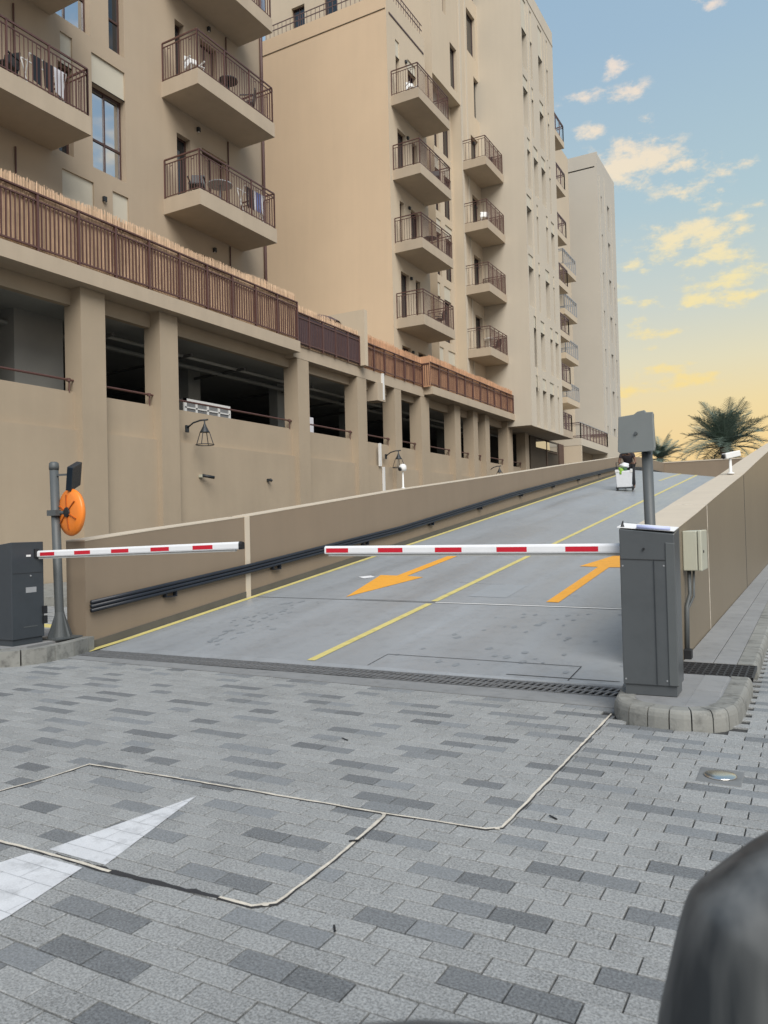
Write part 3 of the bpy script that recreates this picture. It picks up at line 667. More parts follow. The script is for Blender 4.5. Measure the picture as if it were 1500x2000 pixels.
# posts
def antenna(parent, c, w, h, d, rx, ry, rz, m1, tilt_notch=True):
    b = MB(); pts = [(-w/2, -h*.44), (-w*.42, -h/2), (w*.48, -h/2), (w/2, -h*.40), (w*.44, h*.30), (w*.44, h*.46), (w*.25, h*.47), (w*.22, h*.53), (w*.02, h*.51), (-.02, h*.45), (-w*.5, h*.43)]
    b.prism([(x, 0, z) for x, z in pts], [(x*.93, d, z*.93) for x, z in pts]); o = part('panel', b, m1, parent, bevel=.006); o.location = c; o.rotation_euler = (rx, ry, rz)
    b = MB(); b.tube([(0.0, -.012, -.01), (0.0, .01, -.01)], .012, 10); q = part('bolt', b, POLE, o); return o
pR = thing('reader_post', 'grey post with a square reader panel standing behind the right barrier box', 'post', (-.965, 5.62, .115))
b = MB(); b.tube([(0, 0, 0), (-.02, 0, 1.64)], .037, 20); part('pole', b, POLE, pR, smooth=True)
b = MB(); b.box(-.08, .08, -.08, .08, 0, .012); part('base_plate', b, POLE, pR, bevel=.002)
antenna(pR, (-.078, -.06, 1.755), .27, .29, .045, math.radians(-6), 0, math.radians(-12), PNL)
b = MB(); b.box(-.05, .01, -.03, .02, 1.60, 1.70); part('bracket', b, POLE, pR)
pL = thing('floodlight_post', 'grey post with flared foot behind the left barrier box, carrying a black lamp panel', 'post', (-7.03, 5.5, .15))
b = MB(); b.tube([(0, 0, 0), (-.005, 0, .3), (-.055, 0, 1.87)], .046, 20); part('pole', b, POLE, pL, smooth=True)
b = MB()
for s_ in (-1, 1):
    b.prism([(s_*.05, -.006, .0), (s_*.13, -.006, 0), (s_*.13, -.006, .03), (s_*.05, -.006, .27)], [(s_*.05, .006, .0), (s_*.15, .006, 0), (s_*.15, .006, .03), (s_*.05, .006, .27)])
    b.prism([(-.006, s_*.05, .0), (-.006, s_*.15, 0), (-.006, s_*.15, .03), (-.006, s_*.05, .27)], [(.006, s_*.05, .0), (.006, s_*.15, 0), (.006, s_*.15, .03), (.006, s_*.05, .27)])
b.lathe([(.085, 0), (.07, .10), (.052, .24), (.047, .28)], 20); part('gusset', b, POLE, pL)
b = MB(); b.box(-.16, .16, -.16, .16, 0, .015); part('base_plate', b, POLE, pL)
b = MB(); b.lathe([(.050, 1.80), (.052, 1.83), (.048, 1.87), (.03, 1.885)], 20, (-.053, 0, 0)); part('cap', b, POLE, pL, smooth=True)
b = MB(); b.box(-.13, .13, -.03, .03, -.13, .13); o = part('lamp_panel', b, BAND, pL, bevel=.006); o.location = (.20, 0.05, 1.72); o.rotation_euler = (math.radians(-12), math.radians(18), math.radians(-62))
b = MB(); b.box(-.04, .04, -.055, -.025, -.06, .05); q = part('driver_box', b, POLE, o)
b = MB(); b.bar((-.05, 0, 1.74), (.14, .02, 1.74), .02); part('bracket', b, POLE, pL)
mr_ = thing('convex_mirror', 'round orange backed traffic mirror clamped to the left post, seen from behind', 'mirror', (-6.845, 5.50, 1.485))
b = MB(); R0 = .29
prof = [(.02, .035), (.12, .034), (.20, .024), (.262, .004), (.272, -.02), (.262, -.05), (.255, -.062), (.24, -.066), (.1, -.085), (.01, -.09)]
b.lathe([(r, -z) for r, z in prof], 40); 
o = part('back_shell', b, OMIR, mr_, smooth=True); o.rotation_euler = (math.radians(90), 0, math.radians(-62)); bs = o
o.rotation_euler = (math.radians(-90), 0, math.radians(-11)); o.scale = (.93, .93, .8)
b = MB()
for k in range(6):
    a = k*math.pi/3+.4; c_, s_ = math.cos(a), math.sin(a); b.bar((c_*.06, s_*.06, -.042), (c_*.2, s_*.2, -.034), .010, .016)
part('rib', b, mat('orange_dark', (.35, .08, .01), .5, 0), bs)
b = MB(); b.lathe([(.06, -.03), (.055, -.055), (.02, -.06)], 16); part('mount', b, RUB, bs)
b = MB(); b.tube([(-.20, 0, 0), (-.03, 0, 0)], .02, 10); b.box(-.28, -.14, -.066, .066, -.03, .03); part('clamp', b, POLE, mr_)
# electrical box on the wall
eb = thing('electrical_box', 'beige metal switch box fixed to the wall beside the right barrier box', 'box', (-.93, 6.78, .99))
b = MB(); b.box(.002, .115, 0, .38, -.165, .165); part('body', b, BOXC, eb, bevel=.008)
b = MB(); b.box(.119, .150, -.006, .386, -.168, .168); part('door', b, BOXC, eb, bevel=.008)
b = MB(); b.tube([(.150, .10, -.01), (.156, .10, -.01)], .012, 12); part('lock', b, RUB, eb)
b = MB(); b.tube([(.04, .06, -.165), (.04, .06, -.36), (.02, .0, -.46), (.015, -.05, -.83)], .016, 8); b.tube([(.075, .06, -.165), (.07, .06, -.38), (.03, .0, -.48), (.03, -.05, -.83)], .010, 8); part('conduit', b, POLE, eb, smooth=True)
b = MB(); b.box(-.02, .06, -.12, -.03, -.875, -.80); part('junction', b, RUB, eb, bevel=.004)

# cctv cameras
def cctv(name, label, loc, h, ang, dome=False, s=1.0, mt=None):
    t = thing(name, label, 'camera', loc); mt = mt or WPL
    if h:
        b = MB(); b.lathe([(.055*s, 0), (.05*s, .02*s), (.022*s, .03*s), (.018*s, h)], 12); part('pole', b, mt, t, smooth=True)
    if dome:
        b = MB(); b.lathe([(.075*s, h+.02), (.09*s, h+.08*s), (.085*s, h+.14*s), (.05*s, h+.18*s), (.01, h+.19*s)], 16); part('housing', b, mt, t, smooth=True)
        b = MB(); b.tube([(-.02, -.06*s, h+.07*s), (-.025, -.105*s, h+.06*s)], .045*s, 12); part('lens', b, RUB, t, smooth=True)
    else:
        c_, s_ = math.cos(ang), math.sin(ang)
        b = MB(); b.bar((-c_*.10*s, -s_*.10*s, h+.03*s), (c_*.14*s, s_*.14*s, h+.075*s), .10*s, .085*s); part('housing', b, mt, t, bevel=.012)
        b = MB(); b.tube([(-c_*.102*s, -s_*.102*s, h+.028*s), (-c_*.12*s, -s_*.12*s, h+.024*s)], .032*s, 12); part('lens', b, RUB, t)
    return t
cctv('cctv_camera', 'white bullet camera on a short pole on top of the right ramp wall', (-1.12, 13.95, 1.985), .26, math.radians(40), s=1.15)
cctv('cctv_camera', 'white camera on a thin pole standing on the left ramp wall', (-7.0, 13.46, 1.995), .33, 0, True, .85)
for (y, z, lb) in ((16.7, 2.83, 'small dark wall camera left of the other one on the lower car park wall'), (19.85, 2.85, 'tiny round dark camera further right on the lower car park wall')):
    t = thing('wall_camera', lb, 'camera', (-15.25, y, z))
    b = MB(); b.box(0, .12, -.05, .05, -.04, .04); part('mount', b, BOXC if y < 17 else LAMPM, t, bevel=.008)
    b = MB(); b.tube([(.10, .0, .02), (.30 if y < 17 else .16, .28 if y < 17 else .03, -.04)], .045, 10); part('housing', b, LAMPM, t, smooth=True)

# wall lanterns
def lantern(y, z, s, label):
    t = thing('wall_lantern', label, 'lamp', (-15.25, y, z), 'bell shaped wall lanterns on the car park wall')
    b = MB(); b.box(0, .05, -.06, .06, -.13, .07); part('wall_plate', b, LAMPM, t, bevel=.006)
    b = MB(); P_ = [(.04, 0, 0), (.2, .06, .13), (.40, .13, .19), (.62, .20, .20)]; b.tube(P_, .024, 8); part('arm', b, LAMPM, t, smooth=True)
    cx, cy = .52, .17
    b = MB(); b.lathe([(.018, .20), (.02, .10), (.05, .02), (.09, -.06), (.135, -.14), (.14, -.155)], 16, (cx, cy, 0)); part('hood', b, LAMPM, t, smooth=True)
    b = MB()
    for k in range(4):
        a = k*math.pi/2+.35; b.tube([(cx+.13*math.cos(a), cy+.13*math.sin(a), -.13), (cx+.25*math.cos(a), cy+.25*math.sin(a), -.50)], .012, 6)
    ring = [(cx+.25*math.cos(k*math.pi/10), cy+.25*math.sin(k*math.pi/10), -.50) for k in range(21)]; b.tube(ring, .013, 6); part('cage', b, LAMPM, t)
    return t
lantern(16.2, 4.17, 1, 'black bell lantern on the car park wall under the third opening, nearest one')
lantern(27.8, 4.18, 1, 'black bell lantern in the middle of the wall behind the white camera')
lantern(39.6, 4.22, 1, 'farthest black bell lantern half hidden behind the ramp wall')

# ---------------------------------------------------------------- car park podium
FX = -15.1
pod = thing('car_park_building', 'long beige car park podium with dark openings between pillars', 'building', (0, 0, 0))
PIL = [(9.3,10.0),(12.54,13.27),(15.10,15.77),(21.45,22.12),(25.40,26.10),(28.45,29.05),(30.95,31.80),(34.70,35.40),(37.10,37.70),(38.80,39.40),(42.25,43.10),(45.4,46.1)]
for i, (a, c) in enumerate(PIL):
    zt = 7.19 if (c < 22 or a > 31.9) else 7.09
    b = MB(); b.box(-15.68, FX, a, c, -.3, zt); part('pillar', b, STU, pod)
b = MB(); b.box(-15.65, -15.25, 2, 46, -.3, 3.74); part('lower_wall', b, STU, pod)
for (p, a), (c, q) in zip([(0, 2.0)]+PIL, PIL+[(47, 48)]):
    if a > 45: continue
    b = MB(); b.box(-15.63, -15.40, a, c, 3.74, 4.68); part('sill_wall', b, STU, pod)
    b = MB(); b.box(-15.64, -15.45, a, c, 6.79, 7.185); part('beam', b, STU, pod)
    if a > 9 and c < 46:
        b = MB(); zz = 4.95; b.tube([(-15.40, a, zz), (-15.40, c, zz)], .028, 8)
        for yy in (a+.12, c-.12): b.tube([(-15.40, yy, 4.66), (-15.40, yy, zz)], .02, 6)
        b.lathe([(.05, -.04), (.05, .04)], 8, (-15.40, c-.14, zz)); part('handrail', b, BRN, pod)
# slab edges
b = MB(); b.box(-17.2, -14.80, 2, 21.22, 7.19, 7.56); part('slab_edge', b, SLAB, pod)
b = MB(); b.box(-17.2, -15.09, 21.22, 31.3, 7.085, 7.50); part('slab_edge', b, SLAB, pod)
b = MB(); b.box(-17.2, -14.66, 31.3, 42.35, 7.19, 7.55); part('slab_edge', b, SLAB, pod)
b = MB(); b.box(-40, -17.2, 2, 60, 7.0, 7.50); part('deck', b, GRYI, pod)
b = MB(); b.box(-17.25, -15.1, 42.35, 46, 7.0, 7.5); part('slab_edge', b, SLAB, pod)
# car park inside
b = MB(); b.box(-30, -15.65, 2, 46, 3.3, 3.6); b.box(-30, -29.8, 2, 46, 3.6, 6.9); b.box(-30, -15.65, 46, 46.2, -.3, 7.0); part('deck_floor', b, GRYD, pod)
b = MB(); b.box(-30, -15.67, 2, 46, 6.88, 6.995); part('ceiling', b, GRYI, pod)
for (x, y, w, d) in ((-18.2,9.1,1.6,1.9),(-19.0,20.3,.6,.6),(-19.0,26.7,.7,.7),(-19.0,31.0,.6,.6),(-18.0,24.6,.4,1.4),(-19.5,36.5,.6,.6),(-18.5,41,.5,1.2)):
    b = MB(); b.box(x-w/2, x+w/2, y-d/2, y+d/2, 3.6, 6.88); part('inner_column', b, GRYI, pod)
b = MB(); b.box(-17.6, -17.0, 12.12, 13.54, 3.6, 6.88); part('inner_wall', b, mat('inner_wall_grey', (.33, .325, .30), .9, .08, 1), pod)
for (y0, y1, x, z, r) in ((2, 45, -17.3, 6.55, .06), (2, 45, -17.6, 6.6, .04), (14, 45, -16.6, 6.62, .05)):
    b = MB(); b.tube([(x, y0, z), (x, y1, z)], r, 8); part('ceiling_pipe', b, GRYI, pod)
for y in (11, 14.5, 17.5, 20, 24, 27.5, 30, 33.5):
    b = MB(); b.tube([(-16.2, y, 6.6), (-28, y+1.5, 6.6)], .05, 6); part('ceiling_pipe', b, GRYD, pod)
# white louvred unit behind the sill
lu = thing('air_conditioner', 'white louvred outdoor unit standing behind the handrail of the third opening', 'air conditioner', (-15.95, 16.9, 4.2))
b = MB(); b.box(-.3, -.05, 0, 2.0, 0, .98); part('casing', b, GRYD, lu)
b = MB(); b.box(-.05, .0, -.03, 2.03, .90, .98); b.box(-.05, .0, -.03, .08, 0, .98)
for k in range(1, 5): b.box(-.05, .0, k*.5-.04, k*.5+.04, 0, .9)
b.box(-.05, 0, 0, 2, .70, .74); part('frame', b, WPL, lu)
b = MB()
for k in range(40): b.box(-.045, -.02, .06+k*.049, .075+k*.049, .3, .9)
part('louvre', b, LABL, lu)
b = MB(); b.box(-16.2, -15.95, 22.2, 23.6, 3.7, 5.35); tag(part('crate', b, CLW), 'pale boxes stacked behind the rail of the fourth opening', 'crate')
# white conduits on the podium wall
cd = thing('conduit', 'thin white cable conduit running down the car park wall near the middle lantern', 'pipe', (-15.09, 27.3, 3))
b = MB(); b.box(0, .08, 0, .12, 3.42, 4.50); b.box(-.85, .08, -.25, .35, 3.42, 3.50) if False else None
part('upper_run', b, WPL, cd)
b = MB(); b.box(-.14, -.06, -.12, 0, .72, 1.65); part('middle_run', b, WPL, cd)
b = MB(); b.box(-.14, -.06, .15, .26, -1.2, .70); part('lower_run', b, WPL, cd)
bx = MB(); bx.box(-15.6, -15.02, 26.85, 27.5, 6.35, 7.09); part('downstand', bx, SLAB, pod)

# ---------------------------------------------------------------- podium fences
def fence(name, label, x, y0, y1, z0, ztop, span, nb_, reed, ztr, mt=BRN, each=True, lattice=False, grp=None):
    t = thing(name, label, 'fence', (x, y0, z0), grp)
    L = y1-y0; n = max(1, round(L/span)); sp = L/n; H = ztop-z0
    b = MB(); b.box(-.028, .028, -.028, .028, 0, H); pm = b.mesh('post', mt)
    for k in range(n+1): link('post', pm, t, (0, k*sp, 0))
    for zz, w in ((H, .035), (H-.16, .022), (.10, .022)):
        b = MB(); b.box(-w, w, -.02, L+.02, zz-.018, zz+.018); part('rail', b, mt, t)
    b = MB(); b.box(-.013, .013, -.013, .013, .10, H-.16); bm_ = b.mesh('baluster', mt)
    cnt = 0; rest = MB()
    for k in range(n):
        for j in range(1, nb_):
            yy = k*sp+j*sp/nb_
            if each and cnt < 150: link('baluster', bm_, t, (0, yy, 0)); cnt += 1
            else: rest.box(-.009, .009, yy-.009, yy+.009, .10, H-.16)
    if rest.v: tag(part('balusters', rest, mt, t), kind='stuff')
    if lattice:
        b = MB(); q = 0
        while q < L: b.box(-.012, .0, q, q+.035, .05, H-.05); q += .055
        tag(part('lattice', b, LATT, t), kind='stuff')
    # reed screen tied behind
    if reed:
        b = MB(); q = 0; r_ = random.Random(int(y0*10))
        while q < L:
            w = r_.uniform(.012, .022); lean = r_.gauss(0, .02); zt = ztr-z0+r_.gauss(0, .018)+.022*math.sin(q*1.1)+.016*math.sin(q*3.1+1); xx = -.06+r_.uniform(-.006, .006)+.012*math.sin(q*2)
            b.add([(xx, q, .0), (xx+.006, q+w/2, 0), (xx, q+w, .0), (xx, q+lean, zt), (xx+.006, q+w/2+lean, zt+.01), (xx, q+w+lean, zt)], [(0, 1, 4, 3), (1, 2, 5, 4)])
            q += w*.93
        b2_ = part('reed_screen', b, reed, t); tag(b2_, kind='stuff')
        b = MB(); b.box(-.12, -.075, 0, L, 0, ztr-z0-.05); part('screen_backing', b, reed, t)
    return t
fence('railing', 'brown metal railing backed with light reed along the near podium edge', -14.86, 6.8, 21.15, 7.56, 8.87, 1.105, 10, REED1, 9.14)
fence('railing', 'darker purple brown lattice railing between the two reed fences', -15.0, 21.2, 25.45, 7.50, 8.62, .85, 8, REED1, 8.86, each=False, lattice=True)
fence('railing', 'brown railing with orange brown reed just right of the white fin wall', -15.05, 25.80, 31.1, 7.50, 8.52, .9, 8, REED2, 8.86, each=False)
fence('railing', 'far brown railing with orange reed running up to the tower', -14.72, 31.15, 42.3, 7.55, 8.62, .98, 8, REED2, 8.92, each=False)
jt = thing('railing', 'short return of reed fence joining the two orange brown fence runs', 'fence', (-15.05, 31.12, 7.52))
b = MB(); b.box(-.1, .36, .0, .03, -.02, 1.36); part('reed_screen', b, REED2, jt)
b = MB()
for q in (-.02, .11, .22, .33): b.box(q-.012, q+.012, -.03, -.005, .05, 1.0)
b.box(-.03, .35, -.035, .0, 1.0, 1.05); part('rail', b, BRN, jt)
b = MB(); b.box(-17.6, -14.78, 25.50, 25.74, 7.50, 9.66); tag(part('fin_wall', b, STM), 'short pale dividing wall standing across the podium fence', 'wall')
um = thing('parasol', 'dark folded roof of a parasol peeking over the fence beside the dividing wall', 'parasol', (-16.3, 24.7, 7.5))
b = MB(); b.lathe([(.9, 1.62), (.5, 1.85), (.02, 2.02)], 8); part('canopy', b, LATT, um)
b = MB(); b.tube([(0, 0, 0), (0, 0, 2.0)], .025, 8); part('pole', b, BRN, um)

# ---------------------------------------------------------------- balconies
def railing_mesh(L, D, H, posts, nb_, mt, heavy=.018):
    b = MB()
    def run(p, q, posts_, n):
        p, q = Vector(p), Vector(q)
        for k in range(posts_+1): c = p+(q-p)*k/posts_; b.bar(c, c+Vector((0, 0, H)), heavy*2.2)
        for zz, w in ((H, heavy*2.2), (H-.13, heavy*1.4), (.07, heavy*1.2)): b.bar(p+Vector((0, 0, zz)), q+Vector((0, 0, zz)), w)
        n_ = posts_*n
        for k in range(n_):
            if k % n == 0: continue
            c = p+(q-p)*k/n_; b.bar(c+Vector((0, 0, .07)), c+Vector((0, 0, H-.13)), .016)
            if (k % n) in (2, n-2): 
                c2 = p+(q-p)*(k+1 if (k % n) == 2 else k-1)/n_; b.bar(c+Vector((0, 0, H-.22)), c2+Vector((0, 0, H-.22)), .014)
    run((-.05, .05, 0), (-.05, L-.05, 0), posts, nb_)
    run((-D+.02, .05, 0), (-.05, .05, 0), 1, int(nb_*1.3)); run((-D+.02, L-.05, 0), (-.05, L-.05, 0), 1, int(nb_*1.3))
    return b.mesh('railing', mt)
def slab_mesh(L, D, T, mt):
    b = MB(); b.box(-D, 0, 0, L, 0, T); 
    b.box(-D, -.10, .10, L-.10, T, T+.004)
    return b.mesh('balcony', mt)
def balconies(parent, X, Xw, y0, y1, zb, T=.45, H=1.17, posts=3, nb_=10, mt=BRN, smt=SLAB, heavy=.018):
    L = y1-y0; D = X-Xw; sm = slab_mesh(L, D, T, smt); rm = railing_mesh(L, D, H, posts, nb_, mt, heavy); out = []
    for z in zb:
        o = link('balcony', sm, parent, (X, y0, z)); link('railing', rm, o, (0, 0, T)); out.append(o)
    return out
FL = 3.47
# furniture
def chair(parent_loc, rz, label, mt):
    t = thing('balcony_chair', label, 'chair', parent_loc, rz=rz)
    b = MB(); b.box(-.22, .22, -.22, .22, .42, .45); part('seat', b, mt, t)
    b = MB(); b.hexa([(-.22,.20,.45),(.22,.20,.45),(.22,.23,.45),(-.22,.23,.45),(-.20,.28,.90),(.20,.28,.90),(.20,.31,.90),(-.20,.31,.90)]); part('backrest', b, mt, t)
    for x in (-.2, .2):
        for y in (-.2, .2): b = MB(); b.bar((x, y, 0), (x*.95, y*.95, .43), .03); part('leg', b, mt, t)
    for x in (-.23, .23): b = MB(); b.bar((x, -.2, .64), (x, .24, .66), .04, .03); part('armrest', b, mt, t)
    return t
def table(loc, label, mt, r=.33):
    t = thing('balcony_table', label, 'table', loc); b = MB(); b.lathe([(r, .68), (r, .71)], 20); part('top', b, mt, t)
    b = MB(); b.tube([(0, 0, .02), (0, 0, .68)], .025, 8); part('stem', b, mt, t)
    b = MB(); b.lathe([(.22, 0), (.2, .02), (.03, .04)], 16); part('base', b, mt, t); return t
def rack(loc, label, cols):
    t = thing('drying_rack', label, 'drying rack', loc)
    b = MB(); b.bar((0, -.5, .95), (0, .5, .95), .02); b.bar((-.3, -.5, .95), (-.3, .5, .95), .02)
    for y in (-.5, .5): b.bar((0, y, .95), (-.3, y, 0), .02); b.bar((-.3, y, .95), (0, y, 0), .02)
    part('frame', b, WPL, t)
    for k, c in enumerate(cols):
        y = -.45+k*.9/len(cols); b = MB(); b.prism([(.012, y, .96), (.012, y+.8/len(cols), .96), (.03, y+.75/len(cols), .30), (.03, y+.03, .36)], [(.002, y, .96), (.002, y+.8/len(cols), .96), (.015, y+.75/len(cols), .30), (.015, y+.03, .36)]); part('cloth', b, c, t)
    return t

# ---------------------------------------------------------------- wing 1 (near left)
XW = -16.35; pw = Pl('X', XW)
w1 = thing('apartment_block', 'near tan apartment block at upper left with large balconies', 'building')
H1 = []
def hole(lst, ua, ub, va, vb, dp=.26): lst.append((ua, ub, va, vb, dp, False))
wins1 = [(14.06,15.20,11.0,13.30,1,.38,'m'),(14.66,15.20,14.52,17.0,0,.4,'d'),(12.72,14.03,14.50,17.0,1,.4,'b'),(13.0,13.45,11.0,13.3,0,0,'d'),
         (17.2,17.78,11.07,13.32,0,0,'d'),(18.3,19.45,11.07,13.32,1,0,'c'),(17.2,17.60,14.56,16.80,0,0,'d'),(18.3,19.1,14.56,16.8,1,0,'c'),(17.2,17.7,18.05,20.3,0,0,'d'),
         (14.1,15.2,17.9,20.4,1,.4,'d'),(10.3,11.2,7.6,10.0,1,0,'d'),(18.2,19.3,7.6,9.9,1,0,'d'),(10.2,11.2,11.07,13.3,1,0,'c'),(10.2,11.2,14.56,16.8,1,0,'d'),(8,9,11.07,13.3,1,0,'d')]
pans1 = [(14.06,15.20,13.30,14.10),(13.08,13.45,13.3,14.12),(13.08,14.07,9.4,10.58),(14.70,15.26,9.4,10.60),(14.1,15.2,16.99,17.6)]
holes = [(a, c, v0, v1, .26, 0) for a, c, v0, v1, *_ in wins1]+[(a, c, v0, v1-.0, .05, 0) for a, c, v0, v1 in pans1[:4]]
b = MB(); wall(b, pw, 4, 21.45, 7.5, 34, holes)
b.quad((XW,21.45,7.5),(XW-14,21.45,7.5),(XW-14,21.45,34),(XW,21.45,34)); b.quad((XW,4,34),(XW,21.45,34),(XW-14,21.45,34),(XW-14,4,34)); b.quad((XW,4,7.5),(XW-14,4,7.5),(XW-14,4,34),(XW,4,34)); b.quad((XW-14,21.45,7.5),(XW-14,4,7.5),(XW-14,4,34),(XW-14,21.45,34))
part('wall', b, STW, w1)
for a, c, v0, v1, mu, tr, g in wins1: window(w1, pw, a, c, v0, v1, .26, mu, tr, .055, {'d': GLS, 'b': GLM, 'm': GLM, 'c': CURT}[g])
for a, c, v0, v1 in pans1[:4]: panel(w1, pw, a, c, v0, v1)
bb = balconies(w1, -14.93, XW, 16.60, 20.22, [10.60, 14.09, 17.56])
bb2 = balconies(w1, -14.93, XW, 8.4, 12.80, [10.90, 14.35], posts=4)
dp = MB(); dp.tube([(XW+.06, 21.36, 7.5), (XW+.06, 21.36, 34)], .055, 10); part('downpipe', dp, BRN, w1)
for y in (11.75, 19.53):
    for k in range(4):
        z0 = 7.6+k*3.47; dp = MB(); dp.tube([(XW+.03, y, z0), (XW+.03, y, z0+2.95)], .022, 8); part('downpipe', dp, BRN, w1)
for k, (y, z, lb) in enumerate(((14.39,10.24,'small black wall light between the two low panels of the near block'),(18.12,13.79,'small dark wall light under the upper right balcony of the near block'),(18.69,17.29,'small dark wall light under the top right balcony of the near block'),(18.76,10.2,'small dark wall light above the fence under the lowest right balcony'))):
    t = thing('wall_light', lb, 'light', (XW, y, z)); b = MB(); b.box(0, .09, -.05, .05, -.07, .07); part('housing', b, LAMPM, t, bevel=.01); b = MB(); b.lathe([(.035, -.075), (.035, -.07)], 10, (.045, 0, 0)); part('lens', b, WPL, t)
chair((-15.55, 17.15, 14.545), 1.2, 'white plastic chair on the upper right balcony of the near block', WPL)
table((-15.4, 18.5, 14.545), 'small table on the upper right balcony of the near block', LAMPM, .3)
chair((-15.5, 19.5, 14.545), -1.0, 'dark chair at the far end of the upper right balcony of the near block', LAMPM)
chair((-15.6, 17.2, 11.055), .6, 'dark chair beside the door on the lower right balcony of the near block', LAMPM)
table((-15.35, 17.95, 11.055), 'round grey table on the lower right balcony of the near block', LABL, .38)
rack((-15.1, 19.3, 11.055), 'drying rack hung with black, white and blue clothes on the lower balcony', [RUB, RUB, LAMPM, CLW, BLU, BLU, CLW])
rack((-15.3, 11.9, 11.355), 'drying rack with a white sheet and dark shirts on the left balcony', [LAMPM, LAMPM, CLW])
chair((-15.5, 10.9, 11.355), .3, 'dark chair on the left balcony next to the drying rack', LAMPM)

# ---------------------------------------------------------------- wing 2 (blank gable)
w2 = thing('apartment_block', 'middle tan block with tall blank end wall and four balconies', 'building')
Y2 = 30.9; pg = Pl('Y', Y2)
b = MB(); wall(b, pg, -23.9, XW, 7.5, 25.95, [(-23.75, XW-.05, 25.10, 25.22, .04, 0)]); 
b.quad(pg.P(-23.75, 25.10, .04), pg.P(XW-.05, 25.10, .04), pg.P(XW-.05, 25.22, .04), pg.P(-23.75, 25.22, .04)); part('end_wall', b, STG, w2)
wins2 = []
for k, zf in enumerate((11.0, 14.35, 17.75, 21.2)):
    if k == 0: wins2 += [(31.75, 32.6, zf, zf+2.2), (33.3, 33.8, zf, zf+2.2)]
    elif k == 1: wins2 += [(31.80, 32.25, zf, zf+2.2), (32.95, 33.85, zf, zf+2.2)]
    elif k == 2: wins2 += [(31.75, 32.6, zf, zf+2.2), (33.3, 33.8, zf, zf+2.2)]
    else: wins2 += [(31.75, 32.15, zf, zf+2.2), (33.0, 33.9, zf, zf+2.2)]
wins2 += [(31.7, 32.6, 7.6, 9.7), (33.4, 34.2, 7.6, 9.7)]
b = MB(); hs = [(a, c, v0, v1, .24, 0) for a, c, v0, v1 in wins2]+[(31.75, 32.15, 23.4, 24.2, .05, 0), (33.0, 33.9, 23.4, 23.9, .05, 0)]
wall(b, pw, Y2, 34.95, 7.5, 25.93, hs)
b.quad((XW,34.95,7.5),(XW-8,34.95,7.5),(XW-8,34.95,25.93),(XW,34.95,25.93)); b.quad((XW,Y2,25.2),(XW,34.95,25.2),(-23.9,34.95,25.2),(-23.9,Y2,25.2))
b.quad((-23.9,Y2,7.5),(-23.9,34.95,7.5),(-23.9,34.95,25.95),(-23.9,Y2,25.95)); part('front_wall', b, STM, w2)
b = MB(); b.box(XW-.25, XW-.004, Y2+.004, 34.95, 25.2, 25.92); b.box(-23.89, XW-.25, Y2+.004, Y2+.25, 25.2, 25.92); part('parapet', b, STM, w2)
b = MB(); b.box(XW-.0, XW+.03, Y2+.25, 34.8, 25.05, 25.13); part('groove', b, FRM, w2)
for a, c, v0, v1 in wins2: window(w2, pw, a, c, v0, v1, .24, 1 if c-a > .7 else 0, 0, .05)
panel(w2, pw, 31.75, 32.15, 23.4, 24.2); panel(w2, pw, 33.0, 33.9, 23.4, 23.9)
balconies(w2, -14.93, XW, 31.18, 34.63, [10.36, 13.86, 17.26, 20.74], posts=3, nb_=9)
b = MB()
for zz in (26.0, 26.35, 26.62): b.bar((XW-.1, Y2+.1, zz), (XW-.1, 34.9, zz), .035); b.bar((-23.8, Y2+.1, zz), (XW-.1, Y2+.1, zz), .035)
x = -23.8
while x < XW: b.bar((x, Y2+.1, 25.9), (x, Y2+.1, 26.62), .02); x += .25
y = Y2
while y < 34.9: b.bar((XW-.1, y, 25.9), (XW-.1, y, 26.62), .02); y += .25
part('roof_railing', b, BRNL, w2)
chair((-15.6, 31.9, 21.19), .9, 'white chair on the top balcony of the middle block', WPL)
chair((-15.4, 33.9, 10.81), -.6, 'dark chair on the lowest balcony of the middle block', LAMPM)
table((-15.5, 33.2, 14.31), 'dark table on the second lowest balcony of the middle block', LAMPM)
chair((-15.4, 33.8, 17.71), .4, 'dark chair on the third balcony up of the middle block', LAMPM)
for k, z in enumerate((9.55, 13.1, 16.5, 19.9, 23.6)):
    t = thing('wall_light', ['small round wall light above the podium deck of the middle block','small round wall light above the lowest balcony of the middle block','small round wall light above the second balcony of the middle block','small round wall light above the third balcony of the middle block','small round wall light above the top balcony of the middle block'][k], 'light', (XW, 32.75, z))
    b = MB(); b.box(0, .1, -.07, .07, -.07, .07); part('housing', b, LAMPM, t, bevel=.02)

# ---------------------------------------------------------------- wing 3 (tall, behind; with recess and bay)
w3 = thing('apartment_block', 'tall pale block with projecting bay between the middle block and tower', 'building')
XR = -16.95; prc = Pl('X', XR); YC = 39.5; Y3 = 35.85; TOP = 47.5
wr = []; pn = []
for k in range(5):
    z0 = 7.75+k*FL
    wr += [(37.2, 37.78, z0, z0+2.3), (38.35, 39.3, z0, z0+2.3)] if k != 1 else [(36.9, 37.5, z0, z0+2.3), (38.0, 38.9, z0, z0+2.3)]
    pn += [(a, c, v1, v1+.75) for a, c, v0, v1 in wr[-2:]]
b = MB(); wall(b, prc, 34.9, YC, 7.5, 24.7, [(a, c, v0, v1, .2, 0) for a, c, v0, v1 in wr]+[(a, c, v0, v1, .05, 0) for a, c, v0, v1 in pn])
part('recess_wall', b, STM, w3)
for q in wr: window(w3, prc, *q, .2, 1 if q[1]-q[0] > .7 else 0, 0, .05)
for q in pn: panel(w3, prc, *q)
b = MB(); py = Pl('Y', YC)
wall(b, py, XR-.2, XW, 7.5, 24.7, [])
